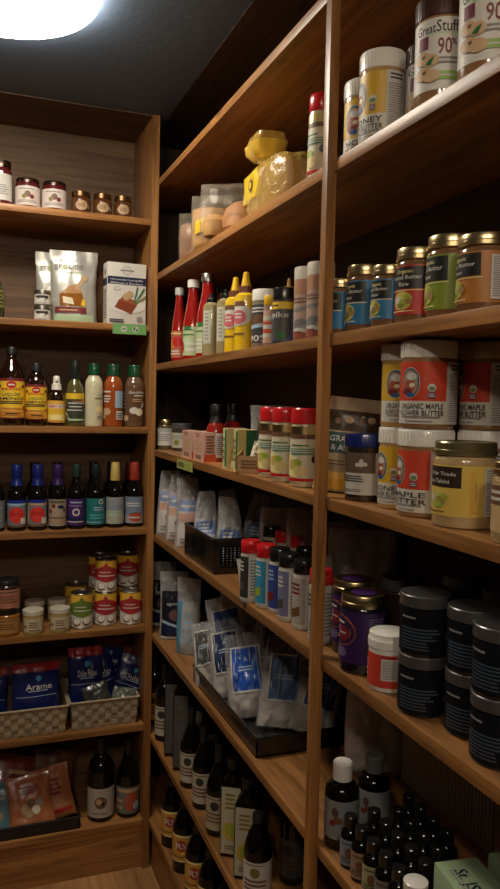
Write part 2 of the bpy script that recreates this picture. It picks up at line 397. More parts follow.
# ------------------------------------------------------------------ vessels
PROF = {
 'jar': [(.90, 0), (.97, .012), (1, .04), (1, .74), (.985, .79), (.90, .835), (.84, .85), (.84, .90)],
 'straightjar': [(.92, 0), (.98, .012), (1, .04), (1, .80), (.97, .835), (.93, .85), (.93, .90)],
 'hexjar': [(.86, 0), (.98, .03), (1, .1), (1, .66), (.94, .74), (.86, .78), (.86, .85)],
 'can': [(.97, 0), (1, .01), (1, .025), (.975, .035), (.975, .30), (.982, .31), (.975, .32), (.975, .965), (1, .975), (1, .99), (.97, 1.), (.95, .99), (.95, .97), (.5, .968)],
 'shaker': [(.90, 0), (.97, .01), (1, .03), (1, .74), (.97, .78), (.94, .80), (.94, .84)],
 'amino': [(.90, 0), (.98, .01), (1, .03), (1, .56), (.97, .62), (.86, .69), (.62, .77), (.40, .83), (.34, .87), (.34, .92)],
 'amino2': [(.90, 0), (.98, .01), (1, .03), (1, .64), (.95, .70), (.78, .77), (.55, .82), (.42, .86), (.42, .90)],
 'sauce': [(.90, 0), (.98, .01), (1, .03), (1, .48), (.97, .55), (.80, .64), (.52, .71), (.42, .76), (.40, .86), (.40, .90)],
 'dress': [(.90, 0), (.98, .01), (1, .03), (.99, .55), (1, .62), (.96, .70), (.80, .76), (.66, .79), (.64, .84), (.64, .86)],
 'ketchup': [(.86, 0), (.98, .01), (1, .03), (1, .40), (.94, .50), (.78, .62), (.60, .74), (.50, .84), (.48, .90), (.48, .93)],
 'squeeze': [(.92, 0), (.99, .01), (1, .03), (1, .76), (.94, .81), (.72, .84), (.55, .86), (.55, .88)],
 'mustard': [(.92, 0), (.99, .01), (1, .04), (.96, .35), (1, .66), (.95, .70), (.80, .72), (.72, .73)],
 'wine': [(.88, 0), (.98, .01), (1, .03), (1, .58), (.97, .64), (.80, .71), (.50, .765), (.36, .80), (.32, .84), (.32, .93)],
 'burgundy': [(.88, 0), (.98, .01), (1, .03), (1, .50), (.93, .58), (.74, .67), (.50, .75), (.36, .82), (.32, .88), (.32, .93)],
 'essence': [(.90, 0), (.98, .01), (1, .04), (1, .62), (.92, .69), (.68, .74), (.55, .77), (.55, .80)],
 'lotion': [(.90, 0), (.98, .01), (1, .03), (1, .64), (.94, .70), (.72, .75), (.46, .78), (.42, .80)],
 'tub': [(.86, 0), (.90, .01), (.94, .05), (.98, .70), (.98, .74)],
 'growler': [(.90, 0), (.98, .01), (1, .03), (1, .55), (.93, .66), (.74, .76), (.5, .84), (.40, .87), (.40, .92)],
}
CAPS = {   # (radius fraction, height fraction) profiles, from the base of the cap up
 'lid': [(.93, .855), (.96, .86), (.96, .985), (.93, 1.)],
 'jarlid': [(.90, .86), (.93, .865), (.93, .98), (.90, 1.)],
 'wide': [(.99, .80), (1.03, .81), (1.03, .985), (1., 1.)],
 'gold': [(.96, .84), (1., .85), (1., .90), (.97, .91), (.97, .985), (.94, 1.), (.88, .99)],
 'hex': [(.90, .78), (.94, .79), (.94, .985), (.90, 1.)],
 'shake': [(.96, .80), (1.0, .81), (1.0, .92), (.97, .985), (.90, 1.)],
 'amino': [(.40, .90), (.44, .905), (.44, .99), (.40, 1.)],
 'amino2': [(.48, .86), (.54, .87), (.54, .985), (.50, 1.)],
 'sauce': [(.46, .80), (.50, .81), (.50, .985), (.46, 1.)],
 'tall': [(.56, .72), (.60, .73), (.47, .97), (.43, 1.)],
 'wrap': [(.70, .685), (.66, .70), (.54, .78), (.53, .80), (.59, .82), (.59, .985), (.54, 1.)],
 'dress': [(.64, .81), (.70, .82), (.70, .86), (.62, .87), (.62, .985), (.58, 1.)],
 'ketchup': [(.56, .90), (.60, .905), (.60, .99), (.56, 1.)],
 'squeeze': [(.58, .83), (.62, .84), (.60, .91), (.30, .93), (.22, 1.)],
 'cone': [(.30, .80), (.32, .81), (.14, 1.)],
 'wine': [(.35, .80), (.37, .805), (.37, .985), (.33, 1.)],
 'ess': [(.62, .78), (.68, .79), (.68, .985), (.62, 1.)],
 'lotion': [(.50, .78), (.56, .79), (.56, .985), (.50, 1.)],
 'tub': [(1., .74), (1.03, .75), (1.03, .88), (.99, .90), (.97, .985), (.90, 1.)],
}
def scaled(prof, r, h): return [(a*r, b*h) for a, b in prof]
def vessel(key, name, label, cat, group, prof, body, cap, capm, labels=(), h=None, turn=0, r=None, extra=None, caplab=None, yaw=None, lid_ribs=False):
    x, y, z, rr, hh, yw = SPOT[key]; r = r or rr; h = h or hh
    t = thing(name, label, cat, (x, y, z), yaw if yaw is not None else yw, group)
    MB().lathe(scaled(PROF[prof], r, h), body).build('body', t)
    if cap:
        c = MB()
        pr = scaled(CAPS[cap], r, h); c.lathe(pr, capm)
        if lid_ribs:
            r1 = max(p[0] for p in pr); za = pr[1][1]; zb = pr[-2][1]
            for i in range(40):
                a = 2*PI*i/40; c.box(-.0006, .0006, -r1-.0006, -r1+.001, za, zb-.002, capm, 0, Matrix.Rotation(a, 4, 'Z'))
        c.build('cap' if cap not in ('lid', 'jarlid', 'wide', 'gold', 'hex', 'tub') else 'lid', t, caplab)
    for (v0, v1, arc, rf, els, *nm) in labels:
        cyl_label(t, r*rf, h*v0, h*v1, arc, els, nm[0] if nm else 'label')
    if extra: extra(t, r, h)
    return t

# ------------------------------------------------------------------ pouches and bags
def pouch(key_or_loc, name, label, cat, group, w, h, d, body, els=(), lab=(.08, .92, .05, .8), yaw=0, rx=0, ry=0, kind='stand', seed=0, wr=.004, taper=0., header=None, inner=None, innerh=.6, parts_label=None):
    loc = key_or_loc
    t = thing(name, label, cat, loc, yaw, group, rx, ry)
    if kind == 'stand': vp = [(0, .75), (.12, 1), (.5, .8), (.8, .35), (.9, .1), (1, .05)]
    elif kind == 'flat': vp = [(0, .25), (.1, .7), (.5, 1), (.85, .55), (.93, .12), (1, .08)]
    else: vp = [(0, .08), (.12, .7), (.5, 1), (.88, .7), (1, .08)]
    def g(v):
        for (a, p), (b, q) in zip(vp, vp[1:]):
            if v <= b: k = (v-a)/(b-a); k = k*k*(3-2*k); return p+(q-p)*k
        return vp[-1][1]
    def front(u, v, off=0, side=-1, sc=1.):
        f = max(0, 1-abs(u)**2.4)**.7*g(v)*d/2*sc+.0006
        nz = noise.noise(Vector((u*2.3+seed*3.1, v*h/w*2.3, seed*1.7+side)))*wr+noise.noise(Vector((u*6+seed, v*h/w*6, 9+side)))*wr*.5
        ww = w/2*sc*(1-.05*math.sin(v*PI)*(1 if kind != 'pillow' else -1)+.03*noise.noise(Vector((v*5, seed, 0))))
        ww *= 1-taper*v*v
        return (u*ww+taper*.35*w*v*v*v*math.sin(seed*2.1), side*(f+off)+nz*(1-abs(u)**6), v*h)
    def onbag(x, y, off, nu=18, nv=22):
        u = min(.999, max(-.999, x/(w/2))); v = min(.999, max(0, y/h)); a = (u+1)/2*nu; c = v*nv; i = int(a); j = int(c); a -= i; c -= j
        p = [Vector(front(-1+2*(i+di)/nu, (j+dj)/nv)) for dj in (0, 1) for di in (0, 1)]
        q = (p[0]*(1-a)+p[1]*a)*(1-c)+(p[2]*(1-a)+p[3]*a)*c
        return (q.x, q.y-off-.0012, q.z)
    def shell(m, sc=1., vmax=1., nu=18, nv=22):
        mb = MB(); vs = []; fs = []
        for side in (-1, 1):
            for j in range(nv+1):
                for i in range(nu+1): vs.append(front(-1+2*i/nu, vmax*j/nv*(.98 if sc < 1 else 1)+(.01 if sc < 1 else 0), 0, side, sc))
        N = (nu+1)*(nv+1)
        for j in range(nv):
            for i in range(nu):
                q = j*(nu+1)+i; fs.append((q, q+1, q+nu+2, q+nu+1)); q += N; fs.append((q+1, q, q+nu+1, q+nu+2))
        for j in range(nv):
            q = j*(nu+1); fs.append((q, q+nu+1, q+nu+1+N, q+N)); q += nu; fs.append((q+nu+1, q, q+N, q+nu+1+N))
        for i in range(nu):
            fs.append((i+1, i, i+N, i+1+N)); q = nv*(nu+1)+i; fs.append((q, q+1, q+1+N, q+N))
        mb.add(vs, fs, m); return mb
    shell(body).build('film' if inner else 'pouch_body', t, angle=70)
    if inner: shell(inner, .93, innerh).build('filling', t, angle=70)
    if header:
        A = Art(lambda x, y, off: onbag(x, y, off), w, h, w/36); A.stepv = h/44
        A.put(('r', .01, header[0], .99, .995, header[1])); A.mb.build('header', t)
    if els:
        u0, u1, v0, v1 = lab
        W = w*(u1-u0); H = h*(v1-v0)
        A = Art(lambda x, y, off: onbag(((u0+u1)/2-.5)*w+x, v0*h+y, off), W, H, w/36); A.stepv = h/44
        for e in els: A.put(e)
        A.mb.build('label', t)
    return t

def film(col, alpha):
    key = ('film', col, alpha)
    if key in _m: return _m[key]
    m, n, l, b = _new('clear_film')
    b.inputs['Base Color'].default_value = (*col, 1); b.inputs['Roughness'].default_value = .12
    b.inputs['Coat Weight'].default_value = 1; b.inputs['Coat Roughness'].default_value = .05
    lw = n.new('ShaderNodeLayerWeight'); lw.inputs['Blend'].default_value = .35
    mr = n.new('ShaderNodeMapRange'); mr.inputs[3].default_value = alpha; mr.inputs[4].default_value = min(1, alpha+.45)
    l.new(lw.outputs['Facing'], mr.inputs[0]); l.new(mr.outputs[0], b.inputs['Alpha'])
    tc = n.new('ShaderNodeTexCoord'); nz = n.new('ShaderNodeTexNoise'); nz.inputs['Scale'].default_value = 22; nz.inputs['Detail'].default_value = 3; nz.inputs['Distortion'].default_value = 1.2
    l.new(tc.outputs['Object'], nz.inputs['Vector'])
    bp = n.new('ShaderNodeBump'); bp.inputs['Strength'].default_value = .9; bp.inputs['Distance'].default_value = .01
    l.new(nz.outputs['Fac'], bp.inputs['Height']); l.new(bp.outputs[0], b.inputs['Normal'])
    _m[key] = m; return m
CLEAR = film((.62, .62, .64), .16); CLOUD = film((.66, .66, .68), .36)
BAGCLEAR = film((.55, .48, .38), .07)
def foil(c, rough=.28): return mat(c, rough, coat=.5, bump=.35)

# ------------------------------------------------------------------ setting
def struct(name, b):
    o = b.build(name); o['kind'] = 'structure'; return o
FZ, CZ = -1.68, .975
struct('floor', MB().box(-1.1, .96, -1.3, 2.95, FZ-.05, FZ, floor_m))
struct('ceiling', MB().box(-1.1, .96, -1.3, 2.95, CZ+.0, CZ+.05, ceil_m))
struct('wall_back', MB().box(-1.1, .96, 2.915, 2.95, FZ, CZ, room_m))
struct('wall_right', MB().box(.935, .96, -1.3, 2.915, FZ, CZ, room_m))
struct('wall_left', MB().box(-1.13, -1.1, -1.3, 2.95, FZ, CZ, room_m))
struct('wall_front', MB().box(-1.1, .96, -1.33, -1.3, FZ, CZ, room_m))

# ceiling lamps: flush drum diffusers
def lamp(x, y, label, strength, r=.235):
    t = thing('ceiling_lamp', label, 'lamp', (x, y, CZ), 0, None)
    MB().lathe([(r*.86, 0), (r*.86, -.02), (r*.8, -.022)], PWHITE).build('base_plate', t)
    m, n, l, b = _new('lit_diffuser')
    b.inputs['Base Color'].default_value = (.8, .8, .8, 1)
    b.inputs['Emission Color'].default_value = (1, .90, .74, 1); b.inputs['Emission Strength'].default_value = strength
    pr = [(r*.98, -.012), (r, -.02)]+[(r*math.cos(a), -.02-.035*math.sin(a)) for a in [R(d) for d in (15, 30, 45, 60, 75, 86)]]
    MB().lathe(pr, m, 48).build('diffuser', t)
LAMP, BULB = 30., 155.
lamp(.07, 1.93, 'round white ceiling lamp glowing at the upper left of the pantry', LAMP)
for bx, by, w in ((-.45, -.35, 'small bare bulb near the doorway, left one of the pair'), (-.02, -.62, 'small bare bulb near the doorway, right one of the pair')):
    t = thing('ceiling_bulb', w, 'lamp', (bx, by, CZ), 0, 'small bulbs near the doorway')
    MB().lathe([(.03, 0), (.03, -.02), (.018, -.03), (.016, -.045)], PWHITE).build('socket', t)
    m, n, l, b = _new('lit_bulb'); b.inputs['Emission Color'].default_value = (1, .84, .64, 1); b.inputs['Emission Strength'].default_value = BULB
    MB().lathe([(.014, -.045), (.032, -.052), (.052, -.072), (.060, -.10), (.052, -.128), (.032, -.148), (.010, -.156)], m, 24).build('glass_bulb', t)

# ------------------------------------------------------------------ shelving
TH = .022
SR = {'T': .76, 'S1': .44, 'S2': .129, 'S3': -.17, 'S4': -.469, 'S5': -.824, 'S6': -1.189, 'S7': -1.5}
SL = {'L1': .624, 'L2': .260, 'L3': -.092, 'L4': -.446, 'L5': -.796, 'L6': -1.15, 'L7': -1.5}
u = thing('shelving_unit', 'long brown pine shelving along the right wall of the pantry', 'shelving', (XR, 1.2, FZ))
def loc_build(b, name, parent, label=None):
    o = b.build(name, parent, label); o.location = -Vector(parent.location); return o
for k, z in SR.items():
    loc_build(MB().box(XR, .915, -1.2, 2.895, z-TH, z, wood_y, .0015), 'shelf', u)
for y0 in (1.250, -.06):
    loc_build(MB().box(.606, .625, y0, y0+.021, FZ, CZ-.001, wood_z, .0012), 'post', u)
loc_build(MB().box(.915, .934, -1.2, 2.9, FZ, CZ-.001, back_y), 'back_panel', u)
loc_build(MB().box(  .626, .915, 2.897, 2.912, FZ, CZ-.001, end_x), 'end_panel', u)
loc_build(MB().box(XR+.012, XR+.028, -1.2, 2.595, FZ, SR['S7']-TH, wood_y), 'kickboard', u)
loc_build(MB().box(XR+.030, .914, -1.2, 2.895, CZ-.006, CZ-.001, back_y), 'top_board', u)

u2 = thing('shelving_unit', 'brown pine shelving against the back wall facing the camera', 'shelving', (0, YB, FZ))
for k, z in SL.items():
    loc_build(MB().box(-1.09, .597, YB, 2.895, z-TH, z, wood_x, .0015), 'shelf', u2)
loc_build(MB()  .box(.597, .622, YB-.004, 2.9, FZ, CZ-.001, wood_z, .0012), 'side_panel', u2)
loc_build(MB().box(-1.09, .597, 2.896, 2.914, FZ, CZ-.001, back_x), 'back_panel', u2)
loc_build(MB().box(-1.09, .597, YB+.012, YB+.028, FZ, SL['L7']-TH, wood_x), 'kickboard', u2)
loc_build(MB().box(-1.09, .597, YB+.0, 2.895, CZ-.006, CZ-.001, back_x), 'top_board', u2)
# ================================================================== back wall shelving
JELLY = content((.10, .012, .012)); HONEY = content((.30, .11, .015)); DKJAR = content((.035, .018, .012)); LIDD = mat((.10, .07, .05), .25, .9); BRONZE = mat((.16, .09, .04), .3, .9); AMBJ = content((.10, .035, .010))
def artj(els, bg=PAPER): return [('r', 0, 0, 1, 1, bg)]+els
vessel('jam_red', 'jam_jar', 'dark red jam jar at the left edge of the picture on the top back shelf', 'jar', 'jars on the top back shelf', 'jar', JELLY, 'jarlid', LIDD,
       [(.12, .70, 150, 1., artj([('b', 5, .2, .2, .8, .6, GREYINK)]))])
figs = [('e', .5, .58, .16, .17, BROWN), ('e', .42, .45, .12, .12, OLIVE), ('e', .60, .45, .12, .12, MAROON), ('b', 2, .25, .12, .75, .28, GREYINK), ('b', 1, .3, .8, .7, .9, GREYINK)]
for k, w in (('jam_a', 'left one of a matching pair, beside the dark red one'), ('jam_b', 'right one of a matching pair, beside the small amber jars')):
    vessel(k, 'jam_jar', 'white-labelled jam jar, '+w, 'jar', 'jars on the top back shelf', 'straightjar', JELLY, 'jarlid', LIDD, [(.10, .72, 200, 1., artj(figs, mat((.70, .60, .56), .55)))], h=.1)
for k, w in (('honey_a', 'leftmost of three beside the jam jars'), ('honey_b', 'middle of three in a row'), ('honey_c', 'rightmost of three, nearest the corner')):
    vessel(k, 'honey_jar', 'small amber preserve jar on the top back shelf, '+w, 'jar', 'small amber jars on the top back shelf', 'hexjar', AMBJ, 'hex', BRONZE,
           [(.16, .60, 110, 1., [('e', .5, .5, .62, .5, TAN), ('b', 3, .3, .3, .7, .7, BROWN)])], h=.077)
vessel('olive_bottle', 'dark_bottle', 'dark olive-green bottle cut by the left edge, on the second back shelf', 'bottle', None, 'sauce', content((.04, .04, .008)), 'sauce', BLACK,
       [(.20, .52, 170, 1., artj([('b', 4, .2, .1, .9, .9, INK)], OLIVE))])
for k, w in (('tub_lo', 'lower one of a stack of two'), ('tub_hi', 'upper one of a stack of two')):
    def tubart():
        return [('r', 0, 0, 1, 1, PAPER), ('q', [(.28, .95), (.28, .95), (.5, .25), (.12, .95)], INK), ('q', [(.5, .25), (.72, .95), (.88, .95), (.5, .25)], INK), ('r', .3, .62, .7, .92, INK), ('b', 1, .3, .05, .7, .2, GREYINK)]
    vessel(k, 'small_tub', 'small grey tub beside the foil gelatine bags, '+w, 'tub', 'stacked small tubs', 'tub', GREY, 'tub', SILVER, [(.08, .68, 190, .99, tubart())], h=.0505)
gel = [('t', 'gr', .12, .86, .10, GREYINK), ('t', 'o', .29, .86, .10, LIME), ('t', 'Lino', .55, .86, .10, GREYINK, .36), ('b', 1, .3, .74, .75, .77, PALEG),
       ('q', [(.16, .24), (.78, .24), (.70, .46), (.14, .42)], HONEY), ('q', [(.14, .42), (.70, .44), (.62, .58), (.42, .56)], mat((.45, .22, .07), .45)), ('q', [(.50, .50), (.62, .48), (.80, .66), (.70, .70)], TAN), ('e', .75, .67, .06, .04, TAN), ('q', [(.24, .28), (.50, .26), (.46, .36), (.22, .38)], CREAM), ('r', .05, .13, .8, .22, MAROON), ('b', 1, .15, .15, .7, .20, TAN), ('q', [(.66, .26), (.76, .22), (.78, .32), (.72, .36)], YEL), ('r', .02, 0, .98, .10, PALEG)]
SILV = mat((.50, .50, .46), .3, .35, coat=.3)
x, y, z, r, h, yw = SPOT['gel_bag_a']
pouch((x, y, z), 'gelatin_pouch', 'silver-white gelatine pouch with a brown food picture, front one of two', 'pouch', 'silver gelatine pouches', .163, .252, .055, SILV, gel, (.06, .94, .03, .92), yaw=yw+4, seed=2)
x, y, z, r, h, yw = SPOT['gel_bag_b']
pouch((x+.024, y+.012, z), 'gelatin_pouch', 'silver-white gelatine pouch mostly hidden behind the front one, above the small tubs', 'pouch', 'silver gelatine pouches', .15, .245, .05, SILV, gel, (.06, .94, .03, .92), yaw=yw+8, seed=3)
x, y, z, r, h, yw = SPOT['round_bag']
pouch((x-.005, y+.08, z), 'brown_bag', 'rounded brown bag standing between the gelatine pouch and the coating mix box', 'bag', None, .09, .20, .07, BROWN, yaw=20, kind='pillow', seed=4)
# coating mix box
x, y, z, r, h, yw = SPOT['stuffing_box']
t = thing('coating_mix_box', 'white box of coating mix with a meat picture, beside the side panel', 'box', (.519, YB+.056, z), 4)
MB().box(-.068, .068, -.03, .03, 0, .212, mat((.66, .63, .58), .5), .001).build('carton', t)
flat_label(t, (0, -.0302, .0), (1, 0, 0), (0, 0, 1), .134, .210, [('e', .5, .885, .075, .075, GREYINK), ('e', .5, .885, .068, .068, PAPER), ('b', 1, .32, .86, .70, .91, GREYINK),
    ('r', 0, .655, 1, .78, NAVY), ('t', 'Homemade Coating Mix', .5, .735, .03, PAPER, .86), ('t', 'Mélange à Enrober', .5, .68, .03, PAPER, .86),
    ('e', .24, .59, .06, .035, GREYINK), ('e', .24, .59, .054, .030, PAPER), ('e', .52, .32, .30, .13, mat((.72, .70, .66), .4)), ('q', [(.18, .28), (.62, .18), (.78, .34), (.3, .42)], RED_MEAT := mat((.24, .05, .02), .4)),
    ('q', [(.3, .40), (.78, .32), (.75, .40), (.4, .48)], mat((.33, .09, .04), .4)), ('e', .48, .46, .06, .06, TAN), ('e', .58, .50, .06, .06, TAN), ('q', [(.70, .36), (.74, .36), (.98, .6), (.94, .62)], GREEN), ('q', [(.68, .38), (.72, .38), (.80, .63), (.76, .63)], GREEN), ('q', [(.72, .36), (.75, .34), (1., .46), (1., .50)], OLIVE),
    ('e', .84, .10, .05, .05, GREYINK), ('b', 2, .05, .03, .5, .10, NAVY)])
flat_label(t, (-.0682, 0, 0), (0, -1, 0), (0, 0, 1), .056, .205, [('r', 0, .655, 1, .78, NAVY), ('b', 12, .1, .1, .9, .6, GREYINK), ('e', .5, .88, .05, .05, GREYINK)], 'side_print')
# shelf tags
t = thing('shelf_tag', 'green price tag with two round marks clipped under the coating mix box', 'tag', (.526, YB-.004, .262), 0, 'shelf price tags')
MB().box(-.058, .058, -.0015, .0, -.036, -.001, mat((.16, .36, .12), .45)).build('card', t)
flat_label(t, (0, -.0017, -.036), (1, 0, 0), (0, 0, 1), .114, .034, [('e', .33, .5, .30, .30, PAPER), ('e', .33, .5, .2, .2, PALEG), ('b', 2, .27, .35, .40, .65, INK), ('e', .68, .5, .32, .32, PAPER), ('e', .68, .5, .25, .25, GREEN), ('q', [(.63, .3), (.66, .28), (.74, .7), (.71, .75)], PAPER)])
t = thing('shelf_tag', 'yellow-green price tag on the front edge below the pink boxes', 'tag', (XR-.004, 2.19, -.176), -90, 'shelf price tags')
MB().box(-.085, .085, -.0015, .0, -.028, -.0, mat((.40, .42, .13), .45)).build('card', t)
flat_label(t, (0, -.0017, -.028), (1, 0, 0), (0, 0, 1), .166, .027, [('b', 3, .08, .2, .55, .8, INK), ('r', .66, .2, .9, .8, LIME)])

# third shelf: liquid aminos and dressings
def amino_art(): return [('r', 0, 0, 1, 1, MAROON), ('r', 0, .03, 1, .93, GOLDY), ('r', 0, .28, 1, .90, YEL), ('e', .5, .84, .12, .09, RED), ('b', 1, .42, .80, .58, .88, PAPER), ('e', .18, .80, .05, .045, MAROON), ('e', .82, .80, .05, .045, MAROON),
    ('t', 'BRAGG', .5, .735, .055, RED, .5), ('t', 'LIQUID', .5, .60, .065, GREEN, .46), ('t', 'AMINOS', .5, .50, .065, INK, .7), ('b', 2, .06, .36, .96, .45, INK), ('r', 0, .24, 1, .265, ORANGE), ('e', .15, .27, .05, .03, MAROON), ('e', .85, .27, .05, .03, MAROON), ('b', 2, .1, .06, .9, .20, ORANGE), ('b', 1, .36, .09, .66, .15, INK)]
vessel('amino_big', 'amino_bottle', 'largest dark bottle with a yellow and orange label, leftmost on the third back shelf', 'bottle', 'dark bottles with yellow labels', 'amino', AMBER, 'amino', BLACK, [(.09, .60, 178, 1., amino_art())], h=.262)
vessel('amino_mid', 'amino_bottle', 'mid-sized dark bottle with a yellow and orange label, beside the largest', 'bottle', 'dark bottles with yellow labels', 'amino2', AMBER, 'amino2', BLACK, [(.10, .66, 178, 1., amino_art())], h=.21)
def spray_x(t, r, h):
    pass
x, y, z, r, h, yw = SPOT['spray']
t = thing('spray_bottle', 'small dark spray bottle with white pump and yellow label', 'bottle', (x, y, z), yw, 'dark bottles with yellow labels')
MB().lathe([(r*.9, 0), (r, .004), (r, .098), (r*.9, .11), (r*.6, .12), (r*.45, .125)], AMBER).build('body', t)
c = MB(); c.lathe([(r*.55, .122), (r*.6, .123), (r*.56, .142), (r*.42, .144), (r*.40, .160), (r*.34, .168), (r*.3, .17)], PWHITE); c.box(-.004, .004, -r*.62, 0, .152, .160, PWHITE, .001); c.build('pump', t)
cyl_label(t, r, .012, .086, 178, [('r', 0, 0, 1, 1, YEL), ('r', 0, .80, 1, 1, GOLDY), ('r', 0, .66, 1, .82, PAPER), ('t', 'AMINOS', .5, .74, .10, RED, .8), ('b', 2, .3, .45, .7, .62, GOLDY), ('r', .2, .1, .8, .36, PALE_Y), ('b', 2, .1, .02, .9, .12, ORANGE)])
vessel('vinegarette', 'dressing_bottle', 'olive dressing bottle with black-striped foil neck, fourth from the left on the third back shelf', 'bottle', None, 'sauce', content((.09, .085, .02)), 'tall', mat((.03, .04, .035), .25, .4),
    [(.06, .50, 178, 1., [('r', 0, 0, 1, 1, mat((.04, .05, .03), .5)), ('r', 0, .80, 1, 1, YEL), ('q', [(.4, .72), (1, .68), (1, .84), (.6, .9)], ORANGE), ('r', 0, .06, .12, .9, YEL), ('b', 1, .25, .62, .95, .70, PAPER), ('b', 1, .3, .50, .85, .58, PAPER), ('b', 1, .2, .38, .9, .46, PAPER), ('q', [(.12, .34), (.18, .34), (.34, .06), (.28, .06)], PAPER), ('r', .3, .06, .9, .12, PALEG)])])
def dressing(key, w, body, els):
    vessel(key, 'dressing_bottle', w, 'bottle', 'salad dressings with green caps', 'dress', body, 'dress', PGREEN, [(.04, .66, 176, 1.005, els)], h=.216)
dressing('dress_white', 'creamy white dressing bottle with green cap', content((.66, .62, .42)), [('b', 1, .52, .72, .85, .77, GREYINK), ('b', 1, .42, .62, 1., .70, OLIVE), ('e', .6, .38, .1, .08, PALE_Y), ('b', 2, .5, .12, .9, .22, GREYINK)])
dressing('dress_orange', 'orange-red dressing bottle with green cap, between the white and the brown one', content((.34, .075, .015)), [('b', 1, .05, .80, .45, .88, PAPER), ('b', 3, .05, .55, .42, .76, PAPER), ('e', .25, .32, .13, .1, TAN), ('e', .12, .18, .08, .06, TAN), ('r', .56, .42, .92, .86, LBLUE), ('r', .6, .12, .9, .34, PAPER), ('b', 3, .62, .15, .88, .3, INK)])
dressing('dress_brown', 'brown balsamic dressing bottle with green cap, nearest the side panel', content((.14, .075, .04)), [('t', 'Goddess', .62, .84, .075, PAPER, .6), ('b', 1, .5, .72, .85, .78, PAPER), ('b', 2, .45, .58, .85, .68, TAN), ('e', .5, .36, .12, .09, PAPER), ('e', .68, .32, .1, .1, CREAM), ('e', .2, .16, .1, .08, TAN), ('b', 5, .02, .4, .2, .85, GREYINK), ('q', [(.72, .45), (.78, .43), (.86, .56), (.82, .58)], PAPER)])

# fourth shelf: soy and vinegar bottles
def soy(key, w, cap, capm, els, body=DARKGLASS, grp='dark sauce bottles on the fourth back shelf', lo=.06, hi=.47, prof='sauce', h=.222):
    vessel(key, 'sauce_bottle', w, 'bottle', grp, prof, body, cap, capm, [(lo, hi, 178, 1., els)], h=h)
fish = lambda bg: [('r', 0, 0, 1, 1, mat((.16, .20, .24), .5)), ('r', 0, .88, 1, 1, mat((.015, .03, .25), .3)), ('r', 0, .80, 1, .88, bg), ('e', .5, .45, .30, .30, mat((.62, .04, .03), .45)), ('r', .64, .12, .86, .34, PAPER), ('b', 2, .3, .45, .7, .55, RED), ('r', 0, .02, 1, .09, BROWN)]
soy('l4_cut', 'dark sauce bottle with a grey label cut by the left edge, fourth back shelf', 'sauce', BLACK, [('r', 0, 0, 1, 1, mat((.14, .16, .17), .5)), ('b', 4, .2, .2, .8, .8, GREYINK)])
soy('l4_a', 'dark sauce bottle with blue neck wrap and red disc on a pale blue label', 'wrap', PBLUE, fish(LBLUE))
soy('l4_b', 'dark sauce bottle with blue neck wrap and red disc on a tan label', 'wrap', PBLUE, fish(TAN)+[('r', 0, .08, .2, .8, TAN)])
soy('l4_c', 'dark sauce bottle with purple neck wrap and a beige label with small drawings', 'wrap', mat((.03, .012, .08), .3, coat=.4), [('r', 0, 0, 1, 1, mat((.36, .29, .22), .5)), ('e', .35, .75, .08, .07, MAROON), ('e', .62, .72, .12, .07, NAVY), ('e', .22, .55, .07, .07, MAROON), ('e', .75, .60, .06, .09, BROWN), ('b', 2, .2, .85, .8, .97, INK), ('r', 0, .30, 1, .33, MAROON), ('b', 2, .1, .1, .9, .26, TAN)])
soy('l4_d', 'dark sauce bottle with a purple label', 'sauce', mat((.02, .035, .03), .3), [('r', 0, 0, 1, 1, PURPLE), ('b', 1, .25, .82, .75, .92, LBLUE), ('b', 1, .2, .7, .8, .78, mat((.3, .2, .4), .5)), ('e', .5, .50, .14, .14, PAPER), ('e', .5, .50, .09, .09, PURPLE), ('r', 0, .2, 1, .28, NAVY), ('b', 1, .1, .1, .9, .17, PAPER)])
soy('l4_e', 'dark sauce bottle with a teal label', 'sauce', mat((.03, .04, .04), .2, .5), [('r', 0, 0, 1, 1, TEAL), ('e', .70, .87, .1, .1, PAPER), ('e', .70, .87, .06, .06, TEAL), ('b', 2, .45, .52, .85, .70, LBLUE), ('b', 2, .3, .2, .9, .42, mat((.10, .42, .42), .5)), ('b', 1, .1, .05, .8, .13, LBLUE)])
soy('l4_f', 'dark vinegar bottle with tall yellow cap and a pale striped label', 'tall', mat((.62, .47, .13), .4, coat=.3), [('r', 0, 0, 1, 1, mat((.30, .31, .33), .5)), ('r', 0, .0, 1, .42, mat((.38, .38, .32), .5)), ('r', 0, .55, 1, .72, mat((.25, .27, .33), .5)), ('b', 3, .1, .28, .8, .5, PALEG), ('b', 1, .2, .8, .6, .86, GREYINK)], h=.228)
soy('l4_g', 'dark vinegar bottle with tall red cap and a tomato on its blue label', 'tall', mat((.34, .04, .025), .4, coat=.3), [('r', 0, 0, 1, 1, mat((.17, .22, .32), .5)), ('r', 0, 0, 1, .3, mat((.32, .33, .33), .5)), ('b', 2, .1, .62, .85, .80, PAPER), ('e', .55, .24, .26, .18, mat((.45, .06, .03), .4)), ('e', .5, .38, .06, .04, GREEN), ('b', 1, .3, .16, .8, .28, PAPER)], h=.228)
for k, cap, w in (('l4_back_a', BLACK, 'behind the two red-disc bottles'), ('l4_back_b', BLACK, 'behind the beige-labelled bottle'), ('l4_back_c', BLACK, 'behind the purple and teal labels'), ('l4_back_d', BLACK, 'behind the teal and yellow-capped bottles'), ('l4_back_e', mat((.13, .012, .01), .4), 'with a dark red cap behind the red-capped vinegar')):
    soy(k, 'dark sauce bottle in the second row '+w, 'tall' if k[-1] == 'e' else 'sauce', cap, [('r', 0, 0, 1, 1, DGREY)])

